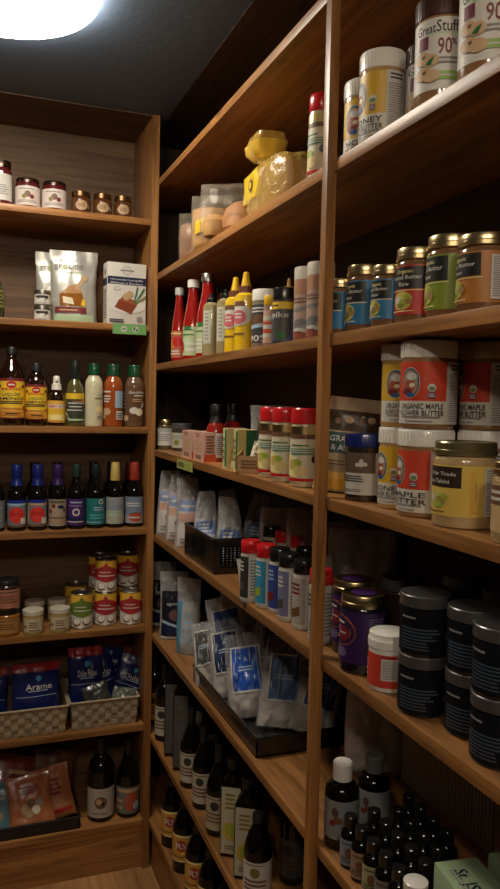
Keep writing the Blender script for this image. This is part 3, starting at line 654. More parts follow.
# fifth shelf: mustards, spreads and coconut milk
spr = lambda c: [('r', 0, 0, 1, 1, c), ('b', 1, .1, .80, .9, .92, DGREY), ('b', 3, .15, .25, .85, .70, BROWN)]
vessel('jar_lo', 'spread_jar', 'amber spread jar, lower one of the stack at the left end', 'jar', 'stacked spread jars', 'jar', HONEY, 'jarlid', BLACK, [(.14, .70, 170, 1., spr(mat((.40, .21, .06), .5)))], h=.088)
SPOT['jar_hi'] = SPOT['jar_hi'][:2]+(SL['L5']+.0885,)+SPOT['jar_hi'][3:]
vessel('jar_hi', 'spread_jar', 'spread jar with salmon label, upper one of the stack at the left end', 'jar', 'stacked spread jars', 'jar', DKJAR, 'jarlid', BLACK, [(.10, .72, 170, 1., spr(mat((.42, .16, .10), .5)))], h=.10)
muc = content((.42, .30, .10))
for k, w in (('must_a', 'front row, left one beside the stacked spread jars'), ('must_b', 'front row, right one beside the green can'), ('must_c', 'back row, left one'), ('must_d', 'back row, right one')):
    vessel(k, 'mustard_jar', 'small pale mustard jar with cream lid, '+w, 'jar', 'small mustard jars', 'straightjar', muc, 'wide', mat((.60, .55, .45), .4, coat=.3), [(.14, .68, 120, 1., [('r', 0, 0, 1, 1, mat((.55, .48, .32), .5)), ('b', 3, .3, .3, .75, .8, BROWN), ('e', .12, .4, .12, .12, BROWN), ('r', .3, .08, .8, .16, MAROON)])], h=.078 if k in ('must_c', 'must_d') else .082, r=.034)
def can_art(c): return [('r', 0, 0, 1, 1, mat((.70, .66, .58), .5)), ('r', 0, .55, 1, 1, mat((.78, .48, .05), .45)), ('q', [(0, .42), (.5, .30), (.5, .86), (0, .66)], c), ('q', [(.5, .30), (1, .42), (1, .66), (.5, .86)], c), ('q', [(.36, .72), (.64, .72), (.52, .93), (.48, .93)], c),
    ('b', 1, .3, .60, .7, .66, PAPER), ('b', 1, .25, .48, .8, .55, PAPER), ('e', .35, .17, .13, .13, BROWN), ('e', .36, .19, .11, .10, WHITE), ('e', .66, .19, .14, .14, BROWN), ('e', .66, .215, .12, .11, WHITE)]
CRED = mat((.40, .03, .035), .45); CGRN = mat((.14, .22, .03), .45)
def can(key, w, c, h=.117, zo=None):
    if zo is not None: a = SPOT[key]; SPOT[key] = a[:2]+(SL['L5']+zo,)+a[3:]
    x, y, z, r, hh, yw = SPOT[key]; r = .0385
    t = thing('coconut_milk_can', w, 'can', (x, y, z), yw, 'coconut milk cans')
    MB().lathe(scaled(PROF['can'], r, h), mat((.38, .36, .33), .3, 1.)).build('tin', t)
    cyl_label(t, r*.983, h*.035, h*.965, 359, [('r', 0, 0, 1, 1, c)]+[(e[0],)+tuple(e[1:]) for e in []])
    cyl_label(t, r*.988, h*.035, h*.965, 176, can_art(c), 'label')
can('can_green', 'coconut milk can with green and yellow label, front row beside the mustard jar', CGRN, .122)
can('can_back_lo', 'yellow-topped can in the back row behind the green one', mat((.40, .20, .04), .5), .13)
can('can_red_a', 'red and yellow coconut milk can under another, front row middle', CRED)
can('can_red_b', 'red and yellow coconut milk can on the shelf nearest the side panel', CRED)
can('can_hi_a', 'red and yellow coconut milk can standing on the front middle one', CRED, zo=.1175)
can('can_back_base', 'coconut milk can at the bottom of the rear stack near the side panel', CRED)
can('can_hi_b', 'red and yellow coconut milk can on top of the rear stack near the side panel', CRED, zo=.1175)
can('can_back_base2', 'coconut milk can at the bottom of the rear stack in the middle', CRED)
can('can_back_hi', 'coconut milk can on top of the rear stack, half hidden to the left', CRED, zo=.1175)

# sixth shelf: woven baskets with sea vegetable bags
def weave_mat(c1, c2):
    m, n, l, b = _new('woven_strips')
    tc = n.new('ShaderNodeTexCoord'); ck = n.new('ShaderNodeTexChecker'); ck.inputs['Scale'].default_value = 62
    ck.inputs[1].default_value = (*c1, 1); ck.inputs[2].default_value = (*c2, 1)
    mp = n.new('ShaderNodeMapping'); mp.inputs['Location'].default_value = (.003, .0021, .0017); l.new(tc.outputs['Object'], mp.inputs[0]); l.new(mp.outputs[0], ck.inputs['Vector']); l.new(ck.outputs[0], b.inputs['Base Color']); b.inputs['Roughness'].default_value = .6
    return m
WEAVE = weave_mat((.36, .27, .17), (.26, .185, .11))
def basket(x0, x1, y0, y1, z, h, label):
    cx, cy = (x0+x1)/2, (y0+y1)/2; w, d = (x1-x0)/2, (y1-y0)/2
    t = thing('woven_basket', label, 'basket', (cx, cy, z), 0, 'woven baskets')
    b = MB(); f = .93; tk = .003
    def wall(p, q, P, Q, nrm):   # bottom p-q, top P-Q with thickness
        nn = Vector(nrm)*tk; vs = [Vector(a) for a in (p, q, Q, P)]; vs += [v-nn for v in vs]
        b.add(vs, [(0, 1, 2, 3), (7, 6, 5, 4), (0, 4, 5, 1), (1, 5, 6, 2), (2, 6, 7, 3), (3, 7, 4, 0)], WEAVE)
    B = [(-w*f, -d*f, 0), (w*f, -d*f, 0), (w*f, d*f, 0), (-w*f, d*f, 0)]; T = [(-w, -d, h), (w, -d, h), (w, d, h), (-w, d, h)]
    N = [(0, -1, 0), (1, 0, 0), (0, 1, 0), (-1, 0, 0)]
    for i in range(4): wall(B[i], B[(i+1) % 4], T[i], T[(i+1) % 4], N[i])
    b.box(-w*f, w*f, -d*f, d*f, 0, .003, WEAVE)
    # raised strips that pass over and under
    k = int(2*w/.0235)
    for i in range(k):
        for j in range(4):
            if (i+j) % 2: continue
            u0 = -w*.95+i*2*w*.95/k; z0 = .004+j*(h-.012)/4; ff = f+(1-f)*(z0/h)
            b.box(u0, u0+2*w*.95/k-.001, -d*ff-.0022, -d*ff+.001, z0, z0+(h-.012)/4-.001, mat((.37, .28, .18), .6), .0006)
    b.build('woven_body', t, angle=30)
    rim = MB()
    for i in range(4):
        p, q = Vector(T[i]), Vector(T[(i+1) % 4]); rim.tube([p, q], .004, mat((.42, .33, .21), .6))
    rim.build('rim', t)
    return t
zb = SL['L6']
basket(-.02, .336, 2.615, 2.855, zb, .094, 'pale woven basket of sea vegetable bags at the left of the sixth back shelf')
basket(.342, .582, 2.615, 2.855, zb, .098, 'pale woven basket of sea vegetable bags nearest the side panel')
NV = mat((.012, .02, .13), .25, coat=.6, bump=.5); RHD = mat((.30, .015, .012), .35, coat=.3)
def seabag(x, y, zoff, w, h, yaw, rx, ry, txt, label, s, hdr=True):
    pouch((x, y, zb+zoff), 'seaweed_bag', label, 'bag', 'blue sea vegetable bags', w, h, .035, NV,
        [('t', txt, .55, .62, .13, PAPER, .62), ('b', 1, .3, .50, .85, .55, LBLUE), ('r', .02, .40, .98, .415, LBLUE), ('e', .55, .80, .06, .06, SKY)], (.05, .95, .15, .9), yaw=yaw, rx=rx, ry=ry, kind='flat', seed=s, wr=.006, header=(.86, RHD) if hdr else None)
seabag(.06, 2.685, .02, .16, .20, 0, -12, 2, 'Kelp', 'blue sea vegetable bag leaning behind the first, cut by the left edge', 11)
seabag(.232, 2.665, .03, .165, .205, 2, -4, 0, 'Arame', 'blue bag with red top and white lettering standing in the left woven basket', 12)
seabag(.405, 2.69, .03, .125, .235, 0, -6, 0, 'Dulse Flakes', 'tall blue bag with red top standing at the left in the right woven basket', 13)
seabag(.50, 2.73, .03, .12, .20, 10, -16, -14, 'Kelp', 'dark blue bag leaning in the middle of the right woven basket', 14, False)
seabag(.53, 2.70, .03, .13, .19, -10, -10, 22, 'Dulse', 'blue bag tipped sideways at the right end of the right woven basket', 15, False)
seabag(.48, 2.80, .05, .12, .21, 0, -5, 10, 'Dulse', 'blue bag with red top at the back of the right woven basket', 16)
pouch((.46, 2.655, zb+.03), 'clear_window_bag', 'small bag with clear crinkled window in front of the tall blue bag', 'bag', 'clear bags in the right basket', .09, .115, .03, mat((.05, .05, .05), .2, coat=.8, bump=.6), (), yaw=5, rx=-10, ry=-16, kind='pillow', seed=21, wr=.01)
pouch((.525, 2.65, zb+.03), 'clear_window_bag', 'small pale greenish crinkled bag peeping over the right basket rim', 'bag', 'clear bags in the right basket', .085, .09, .03, mat((.14, .16, .13), .2, coat=.8, bump=.6), (), yaw=-5, rx=-14, ry=12, kind='pillow', seed=22, wr=.01)
pouch((.565, 2.82, zb+.04), 'red_orange_bag', 'dark orange-red bag at the back of the right basket by the side panel', 'bag', None, .08, .22, .03, mat((.16, .03, .015), .35, coat=.4), (), yaw=-5, kind='flat', seed=23)

# bottom shelf: tray of nut bags and two wine-like bottles
z7 = SL['L7']
def tray(name, label, x0, x1, y0, y1, z, h, m, group=None, lip=.004):
    cx, cy = (x0+x1)/2, (y0+y1)/2; w, d = (x1-x0)/2, (y1-y0)/2
    t = thing(name, label, 'tray', (cx, cy, z), 0, group)
    b = MB(); b.box(-w, w, -d, d, 0, .003, m)
    for a in ((-w, w, -d, -d+.003), (-w, w, d-.003, d), (-w, -w+.003, -d, d), (w-.003, w, -d, d)): b.box(a[0], a[1], a[2], a[3], 0, h, m)
    b.build('shell', t)
    r = MB()
    P = [(-w, -d, h), (w, -d, h), (w, d, h), (-w, d, h)]
    for i in range(4): r.tube([P[i], P[(i+1) % 4]], lip, m)
    r.build('rim', t); return t
tray('shallow_tray', 'shallow black tray of snack bags on the lowest back shelf', -.06, .378, 2.615, 2.85, z7, .042, BLACK)
def snack(x, y, w, h, yaw, rx, ry, m, els, label, s): pouch((x, y, z7+.006), 'snack_bag', label, 'bag', 'snack bags in the shallow black tray', w, h, .03, m, els, (.05, .95, .1, .95), yaw=yaw, rx=rx, ry=ry, kind='flat', seed=s, wr=.006)
NUT = [('e', .35, .3, .10, .12, TAN), ('e', .5, .42, .1, .1, BROWN), ('e', .62, .25, .11, .1, CREAM), ('e', .45, .18, .1, .08, TAN), ('e', .72, .40, .08, .09, GREY), ('b', 3, .25, .62, .8, .82, MAROON)]
OR = foil((.46, .15, .055), .35)
snack(.09, 2.68, .17, .155, 5, -28, 8, foil((.14, .28, .34), .3), [('e', .4, .25, .15, .12, GREY), ('e', .6, .2, .12, .1, TAN), ('b', 2, .2, .6, .8, .8, PAPER)], 'light blue snack bag at the left end of the black tray', 31)
snack(.225, 2.665, .155, .17, 0, -26, -6, OR, NUT, 'orange snack bag with pictured nuts in the middle of the black tray', 32)
snack(.315, 2.69, .13, .18, -4, -20, -12, foil((.48, .16, .06), .4), [('b', 4, .2, .4, .8, .8, MAROON), ('r', .05, .02, .95, .1, RED)], 'orange snack bag at the right end of the black tray', 33)
snack(.17, 2.76, .22, .20, 4, -22, 16, foil((.22, .03, .02), .35), [('b', 3, .2, .3, .8, .8, TAN)], 'dark red snack bag lying behind the others in the black tray', 34)
snack(.29, 2.78, .16, .20, 4, -16, 10, foil((.14, .06, .03), .35), [('b', 3, .2, .3, .8, .8, BROWN)], 'brown snack bag at the back right of the black tray', 35)
vessel('wine_a', 'dark_bottle', 'tall black bottle with a cream label and brown round seal on the lowest back shelf', 'bottle', 'black bottles on the lowest back shelf', 'wine', DARKGLASS, 'wine', BLACK, [(.06, .42, 178, 1., [('r', 0, 0, 1, 1, mat((.46, .42, .35), .5)), ('e', .5, .52, .21, .21, BROWN), ('e', .46, .55, .10, .10, TAN), ('e', .55, .47, .07, .07, INK), ('b', 1, .2, .86, .8, .93, TAN), ('b', 1, .3, .12, .7, .18, BROWN)])], h=.292)
vessel('wine_b', 'dark_bottle', 'black bottle with an orange-red blot on its grey label, nearest the side panel', 'bottle', 'black bottles on the lowest back shelf', 'burgundy', DARKGLASS, 'wine', BLACK, [(.06, .42, 178, 1., [('r', 0, 0, 1, 1, mat((.15, .15, .13), .5)), ('e', .6, .45, .28, .34, mat((.45, .07, .03), .45)), ('e', .75, .28, .14, .14, LBLUE), ('r', 0, .80, 1, .93, TAN), ('b', 2, .1, .1, .4, .6, TAN)])], h=.27, r=.041)

# ================================================================== right wall shelving, far bay
NUTRED = [('r', 0, 0, 1, 1, mat((.70, .64, .48), .5)), ('r', 0, .80, 1, 1, mat((.55, .40, .14), .5)), ('r', .1, .84, .5, 1.0, GOLD), ('r', 0, .78, 1, .86, BROWN), ('b', 1, .2, .64, .7, .69, GREEN), ('r', .2, .50, .84, .61, mat((.10, .25, .14), .5)), ('b', 2, .24, .52, .82, .60, PAPER), ('q', [(0, .12), (.42, .08), (.40, .40), (0, .55)], PALE_Y), ('e', .3, .32, .12, .10, mat((.55, .42, .10), .5)), ('e', .46, .22, .13, .10, mat((.70, .55, .25), .5)), ('e', .40, .36, .08, .06, LIME), ('e', .82, .42, .10, .08, NAVY), ('r', 0, .03, 1, .08, PRED)]
shb = content((.60, .50, .32))
vessel('redcap_post', 'spice_shaker', 'red-capped seasoning shaker on the second shelf seen just behind the post', 'shaker', 'red-capped seasoning shakers', 'shaker', shb, 'shake', PRED, [(.08, .76, 178, 1.005, NUTRED)], h=.175, r=.026)
# bread bags on the second shelf down
zs = SR['S1']
BR = mat((.42, .19, .07), .6, bump=.3)
def breadbag(y, label, w, h, d, s, inner, yaw, els=()):
    return pouch((XR+.06, y, zs+.001), 'bread_bag', label, 'bag', 'bread bags on the right-hand shelf', w, h, d, BAGCLEAR, els, (.1, .9, .1, .6), yaw=yaw, kind='pillow', seed=s, wr=.006, inner=inner, innerh=.75)
breadbag(2.33, 'pale brown bread bag farthest towards the corner', .11, .15, .09, 41, mat((.30, .15, .075), .6), -28, [('r', .55, 0, .9, 1, mat((.50, .40, .34), .5)), ('b', 5, .6, .1, .85, .9, BROWN)])
breadbag(2.17, 'bread bag with yellow wrapper print, middle of the three small ones', .12, .165, .10, 42, mat((.50, .26, .07), .6), -28, [('q', [(.05, .35), (.5, .5), (.55, .95), (.1, .8)], YEL), ('r', .75, 0, .95, 1, mat((.50, .44, .40), .5))])
t = pouch((XR+.065, 1.975, zs+.001), 'bread_bag', 'clear bag holding a large round brown bun, beside the tall yellow bread bag', 'bag', 'bread bags on the right-hand shelf', .19, .15, .12, BAGCLEAR, (), yaw=-30, kind='pillow', seed=43, wr=.008)
MB().lathe([(.010, .006), (.045, .010), (.058, .028), (.058, .055), (.047, .082), (.028, .097), (.008, .103)], BR, 32, .022).build('round_bun', t)
MB().lathe([(.010, .006), (.030, .010), (.036, .026), (.034, .050), (.020, .066), (.006, .070)], mat((.55, .30, .10), .6, bump=.3), 32, -.055).build('small_bun', t)
# tall yellow bread bag with twisted neck
t = thing('sliced_bread_bag', 'tall yellow bread bag with a flared twisted neck beside the clear bun bag', 'bag', (.695, 1.69, zs), -4, 'bread bags on the right-hand shelf')
YB_F = film((.62, .40, .10), .42)
def blob(w, d, prof, m, seed, n=44, p=3.2):
    vs = []; fs = []
    for j, (k, z, *c) in enumerate(prof):
        kx, ky = (k, k) if not isinstance(k, tuple) else k; oy = c[0] if c else 0
        for i in range(n):
            a = 2*PI*i/n; co_, s_ = math.cos(a), math.sin(a)
            rr = 1/((abs(co_)**p+abs(s_)**p)**(1/p)); q = 1+.10*noise.noise(Vector((co_*2.5+seed, s_*2.5, z*22)))+.03*math.sin(a*9+z*70)
            vs.append((rr*co_*w/2*kx*q, oy+rr*s_*d/2*ky*q, z))
    for j in range(len(prof)-1):
        for i in range(n): k = (i+1) % n; fs.append((j*n+i, j*n+k, (j+1)*n+k, (j+1)*n+i))
    fs.append(tuple(range(n))[::-1]); fs.append(tuple((len(prof)-1)*n+i for i in range(n)))
    return MB().add(vs, fs, m)
blob(.105, .285, [(.9, .003), (1, .012), (1, .085), (.97, .11), (.8, .12)], mat((.46, .25, .11), .7, bump=.3), 3).build('bread_loaf', t)
blob(.116, .305, [(.95, 0), (1.02, .012), (1.02, .07), (1.0, .10), (.96, .125, .005), ((.7, .72), .142, .045), ((.40, .36), .155, .085), ((.24, .12), .166, .105), ((.22, .10), .170, .110), ((.42, .22), .183, .120), ((.72, .38), .203, .125), ((.80, .44), .225, .118), ((.70, .40), .243, .110)], YB_F, 5).build('film', t, angle=70)
blob(.118, .19, [(1.0, .055, .062), (1.04, .09, .062), (1.0, .122, .062), ((.76, .82), .142, .070), ((.45, .40), .156, .092)], mat((.80, .56, .03), .3, coat=.6), 5).build('printed_band', t, 'opaque yellow printed band', angle=70)
blob(.118, .31, [((.46, .24), .184, .120), ((.76, .40), .203, .125), ((.84, .46), .222, .119)], mat((.74, .50, .08), .3, coat=.6), 5).build('printed_neck', t, 'opaque yellow collar', angle=70)
MB().tube([(.016, .108, .168), (0, .124, .169), (-.016, .108, .168), (0, .092, .169), (.016, .108, .168)], .003, mat((.7, .7, .7), .3)).build('twist_tie', t)
flat_label(t, (-.0625, .045, .075), (0, -1, 0), (0, 0, 1), .03, .03, [('e', .5, .5, .5, .5, BROWN), ('e', .5, .5, .3, .3, YEL)], 'seal')

t.scale = (.95, .95, .90)
# third shelf: ketchup, mustard, spices
TOM = content((.30, .010, .008))
def ket(key, w, capm, els, h, r, lo=.06, hi=.42): vessel(key, 'ketchup_bottle', w, 'bottle', 'ketchup bottles', 'ketchup', TOM, 'ketchup', capm, [(lo, hi, 178, 1.003, els)], h=h, r=r)
ket('ketchup_a', 'slim ketchup bottle with white cap and red patterned label, nearest the corner', mat((.50, .50, .50), .35), [('r', 0, 0, 1, 1, mat((.45, .12, .06), .5)), ('e', .3, .5, .2, .2, ORANGE), ('e', .65, .6, .2, .2, RED), ('b', 2, .1, .1, .9, .3, PAPER), ('b', 1, .1, .85, .9, .95, PALE_Y)], .245, .0245)
ket('ketchup_b', 'ketchup bottle with white cap and pale green label, middle of the ketchup row', PWHITE, [('r', 0, 0, 1, 1, mat((.45, .50, .28), .5)), ('q', [(0, .85), (1, .85), (.8, 1), (.2, 1)], GREEN), ('b', 1, .2, .66, .85, .76, GREEN), ('e', .5, .4, .2, .2, PALEG), ('e', .3, .3, .12, .2, RED), ('b', 2, .5, .1, .9, .5, PAPER)], .252, .031)
ket('ketchup_c', 'ketchup bottle with silver cap and pale green label, right of the other ketchups', SILVER, [('r', 0, 0, 1, 1, mat((.45, .50, .30), .5)), ('q', [(0, .85), (1, .85), (.8, 1), (.2, 1)], GREEN), ('b', 1, .2, .66, .85, .76, GREEN), ('b', 3, .15, .1, .85, .5, PAPER)], .250, .033)
ket('ketchup_d', 'dark-capped ketchup bottle in the second row behind the others', BLACK, [('r', 0, 0, 1, 1, DGREY)], .245, .028)
sq = content((.32, .26, .13))
for k, w in (('squeeze_a', 'left one beside the ketchup'), ('squeeze_b', 'right one beside the yellow mustard')):
    vessel(k, 'squeeze_bottle', 'slim tan dressing bottle with black cap, '+w, 'bottle', 'slim tan bottles', 'squeeze', sq, 'squeeze', PBLACK, [(.20, .72, 60, 1.003, [('r', 0, 0, 1, 1, mat((.50, .50, .40), .5)), ('b', 8, .25, .1, .75, .95, GREYINK)], 'label', -30), ], h=.178, r=.0245, yaw=SPOT[k][5]+12)
def mus_extra(t, r, h):
    c = MB(); c.lathe(scaled([(.60, .73), (.66, .735), (.66, .81), (.55, .82)], r, h), mat((.16, .05, .025), .4)); c.build('cap_ring', t)
    MB().lathe(scaled([(.44, .82), (.46, .825), (.30, .94), (.26, .99), (.16, 1.)], r, h), PYEL).build('nozzle', t)
for k, w in (('mustard_a', 'left one'), ('mustard_b', 'right one, nearest the white-lidded jar')):
    vessel(k, 'mustard_bottle', 'yellow squeeze mustard bottle with pointed yellow nozzle, '+w, 'bottle', 'yellow mustard bottles', 'mustard', mat((.78, .50, .015), .3, coat=.3), None, None,
      [(.28, .62, 120, 1.003, [('e', .5, .5, .55, .40, PAPER), ('r', .2, .82, .8, 1., BROWN), ('e', .5, .42, .32, .26, mat((.55, .12, .15), .5)), ('b', 2, .3, .35, .7, .6, PAPER)]), (.18, .25, 120, 1.003, [('b', 1, .1, .2, .9, .8, BROWN)], 'fine_print')], h=.198, r=.0275, extra=mus_extra)
vessel('lid_jar', 'seasoning_jar', 'clear spice jar with a broad white lid and black labels, between mustard and small bottles', 'jar', None, 'straightjar', content((.25, .20, .15)), 'wide', PWHITE,
    [(.10, .74, 178, 1.003, [('r', 0, 0, 1, 1, mat((.05, .05, .055), .5)), ('b', 2, .1, .78, .8, .95, PAPER), ('e', .5, .6, .2, .14, BROWN), ('q', [(0, .34), (1, .44), (1, .56), (0, .42)], LBLUE), ('t', '90%', .5, .12, .16, PAPER, .6)])], h=.14)
vessel('small_mustard', 'squeeze_bottle', 'tiny squeeze bottle with yellow cap and orange label in front of the white-lidded jar', 'bottle', None, 'squeeze', content((.30, .20, .18)), 'shake', PYEL,
    [(.05, .70, 178, 1.003, [('r', 0, 0, 1, 1, PINK), ('r', .1, .2, .9, .65, ORANGE_RED), ('b', 3, .1, .1, .9, .9, PAPER)])], h=.112, r=.0155)
vessel('horn_bottle', 'squeeze_bottle', 'bottle with tan cone nozzle standing behind the blue-labelled spice jar', 'bottle', None, 'squeeze', content((.25, .18, .06)), 'cone', mat((.40, .22, .06), .4), [], h=.172, r=.025)
vessel('spice_jar', 'spice_jar', 'spice jar with black lid, yellow band and blue label, beside the two tall tins', 'jar', None, 'shaker', content((.08, .07, .06)), 'wide', PBLACK,
    [(.06, .76, 178, 1.003, [('r', 0, 0, 1, 1, DGREY), ('q', [(.1, 0), (1, 0), (1, .75), (.65, .62)], mat((.10, .14, .35), .5)), ('r', 0, .80, 1, .98, YEL), ('b', 1, .1, .85, .6, .93, INK), ('t', 'spike', .5, .66, .14, PAPER, .66), ('q', [(.1, .0), (.14, 0), (.7, .62), (.66, .62)], LIME), ('e', .65, .15, .12, .1, GREEN)])], h=.122, r=.0245)
tin_art = [('r', 0, 0, 1, 1, mat((.46, .33, .27), .5)), ('r', 0, .75, 1, 1, mat((.46, .24, .14), .5)), ('r', 0, 0, 1, .13, mat((.30, .08, .05), .5)), ('t', 'Herbamare', .5, .68, .045, MAROON, .8), ('b', 1, .2, .60, .8, .64, BROWN), ('e', .4, .50, .16, .03, GREYINK), ('e', .62, .52, .14, .03, GREYINK), ('e', .45, .24, .16, .10, mat((.20, .20, .20), .5)), ('e', .65, .2, .12, .05, GREY), ('e', .4, .16, .1, .03, PAPER), ('e', .6, .14, .1, .03, PAPER)]
SPOT['tin_a'] = (.658, 1.435)+SPOT['tin_a'][2:]; SPOT['tin_b'] = (.658, 1.372)+SPOT['tin_b'][2:]
for k, w in (('tin_a', 'left one of the pair'), ('tin_b', 'right one of the pair, against the post')):
    vessel(k, 'tall_tin', 'tall pinkish-brown seasoning tin with pale lid, '+w, 'tin', 'tall seasoning tins', 'shaker', mat((.46, .33, .27), .45), 'wide', mat((.66, .60, .52), .4), [(.02, .83, 180, 1.01, tin_art)], h=.150, r=.0265)

# fourth shelf (far bay)
vessel('s3_jar_a', 'antipasto_jar', 'jar with gold lid and white label, in the far corner of the right-hand shelf', 'jar', 'jars in the far corner', 'jar', content((.10, .07, .03)), 'gold', GOLD, [(.14, .72, 160, 1.003, [('r', 0, 0, 1, 1, PAPER), ('r', .3, .78, 1, 1, mat((.4, .4, .4), .5)), ('b', 4, .2, .25, .8, .7, GREYINK)])], h=.105, r=.031)
vessel('s3_jar_b', 'antipasto_jar', 'jar with dark lid and pale label, just before the pink boxes', 'jar', 'jars in the far corner', 'jar', content((.05, .04, .03)), 'wide', DGREY, [(.12, .66, 170, 1.003, [('r', 0, 0, 1, 1, mat((.46, .45, .38), .5)), ('e', .4, .35, .2, .2, OLIVE), ('b', 2, .2, .6, .8, .85, GREYINK)])], h=.095, r=.036)
def carton(name, label, y, wy, wx, h, m, els, side, group, yaw=0, x=None, z=None):
    t = thing(name, label, 'box', (x or XR+.012+wx/2, y, z if z is not None else SR['S3']), yaw, group)
    MB().box(-wx/2, wx/2, -wy/2, wy/2, 0, h, m, .0008).build('carton', t)
    flat_label(t, (-wx/2-.0002, 0, 0), (0, -1, 0), (0, 0, 1), wy, h, els, 'front_print')
    flat_label(t, (0, -wy/2-.0002, 0), (1, 0, 0), (0, 0, 1), wx, h, side, 'side_print')
    return t
pk = [('r', 0, 0, 1, 1, PINK), ('b', 2, .2, .80, .6, .95, MAROON), ('b', 5, .15, .3, .85, .7, TAN), ('b', 3, .2, .06, .8, .22, BROWN)]
ps = [('b', 6, .15, .3, .85, .9, BROWN), ('r', 0, 0, 1, .25, ORANGE_RED)]
carton('small_carton', 'small pink carton beside the jars in the corner, left one of two', 2.225, .105, .035, .083, PINK, pk, ps, 'small pink cartons')
carton('small_carton', 'small pink carton next to the red chili bottle, right one of two', 2.10, .105, .035, .085, PINK, pk, ps, 'small pink cartons')
gy = mat((.66, .56, .28), .5)
gb = [('r', 0, 0, 1, 1, gy), ('r', .45, .04, .95, .96, GREEN), ('b', 4, .05, .2, .4, .8, BROWN)]; gs = [('r', .55, .04, 1, .96, GREEN), ('b', 5, .1, .1, .5, .9, OLIVE)]
carton('seasoning_carton', 'thin yellow and green carton beside the chili bottle', 1.865, .03, .055, .104, gy, gb, [('r', 0, 0, 1, 1, gy), ('r', .5, .02, 1, .98, GREEN), ('q', [(.1, .1), (.16, .1), (.3, .5), (.24, .5)], ORANGE)], 'yellow and green cartons')
carton('seasoning_carton', 'yellow and green carton behind the wooden display box', 1.78, .03, .055, .104, gy, gb, [('r', 0, 0, 1, 1, mat((.70, .55, .20), .5)), ('r', .38, .02, .95, .98, GREEN)], 'yellow and green cartons')
t = thing('sauce_packet', 'low pale yellow packet lying before the thin cartons', 'packet', (XR+.035, 1.815, SR['S3']), 12)
MB().box(-.02, .02, -.012, .012, 0, .02, mat((.55, .50, .22), .5), .003).build('wrapper', t)
flat_label(t, (0, -.0122, 0), (1, 0, 0), (0, 0, 1), .036, .018, [('b', 2, .1, .2, .9, .8, GREEN)])
chil = content((.28, .018, .01))
vessel('chili_a', 'chili_sauce_bottle', 'round-shouldered bottle of red chili sauce with white label, front one', 'bottle', 'red chili sauce bottles', 'sauce', chil, 'wrap', BLACK, [(.08, .50, 178, 1.003, [('r', 0, 0, 1, 1, PAPER), ('r', 0, .0, .45, .42, RED), ('e', .2, .6, .2, .15, DGREY), ('b', 10, .5, .1, .95, .9, GREYINK), ('e', .2, .25, .1, .12, PAPER)])], h=.165, r=.030)
vessel('chili_b', 'chili_sauce_bottle', 'red chili sauce bottle behind, above the green carton', 'bottle', 'red chili sauce bottles', 'sauce', chil, 'wrap', BLACK, [], h=.17, r=.029)
# wooden counter display with packets
t = thing('display_box', 'little wooden display box with a slanted front holding packets', 'box', (.665, 1.735, SR['S3']), -38)
kw = mat((.42, .24, .10), .6, var=.15)
b = MB(); b.box(-.036, .036, -.033, -.030, 0, .042, kw); b.box(-.036, .036, .030, .033, 0, .05, kw)
for sx in (-1, 1):
    a = sx*.0345
    b.add([(a-.0015, -.033, 0), (a+.0015, -.033, 0), (a+.0015, .033, 0), (a-.0015, .033, 0), (a-.0015, -.033, .042), (a+.0015, -.033, .042), (a+.0015, .033, .062), (a-.0015, .033, .062)], [(0, 1, 5, 4), (1, 2, 6, 5), (2, 3, 7, 6), (3, 0, 4, 7), (4, 5, 6, 7), (3, 2, 1, 0)], kw)
b.box(-.036, .036, -.033, .033, 0, .003, kw); b.build('tray_body', t)
flat_label(t, (0, -.0332, 0), (1, 0, 0), (0, 0, 1), .07, .042, [('b', 3, .15, .25, .85, .8, BROWN)])
pouch((.667, 1.735, SR['S3']+.006), 'spice_packet', 'black spice packet with white print leaning in the wooden display box', 'packet', 'packets in the wooden display box', .05, .135, .014, mat((.03, .03, .03), .25, coat=.5), [('b', 4, .2, .45, .8, .75, PAPER), ('t', 'Spice', .5, .35, .07, PAPER, .7), ('b', 2, .2, .1, .8, .25, TAN)], (.05, .95, .05, .9), yaw=-38, rx=-6, ry=14, kind='flat', seed=51)
pouch((.657, 1.718, SR['S3']+.006), 'spice_packet', 'cream paper packet in front of the black one in the wooden display box', 'packet', 'packets in the wooden display box', .042, .07, .01, CREAM, [('b', 3, .2, .3, .8, .7, BROWN)], (.05, .95, .05, .9), yaw=-38, rx=-4, ry=16, kind='flat', seed=52)
pouch((.74, 1.80, SR['S3']), 'grey_pouch', 'grey see-through pouch standing behind the wooden display box', 'pouch', None, .12, .165, .04, CLOUD, (), yaw=-25, kind='stand', seed=53, inner=mat((.12, .08, .07), .6), innerh=.9)
for k, w in (('shaker_a', 'front row, left one beside the display box'), ('shaker_b', 'front row, middle one'), ('shaker_c', 'front row, right one against the post'), ('shaker_d', 'back row, left one'), ('shaker_e', 'back row, middle one'), ('shaker_f', 'back row, half hidden by the post')):
    vessel(k, 'spice_shaker', 'red-capped nutritional yeast shaker, '+w, 'shaker', 'red-capped nutritional yeast shakers', 'shaker', shb, 'shake', PRED, [(.06, .77, 178, 1.005, NUTRED)], h=.162, r=.0285 if k != 'shaker_c' else .030)

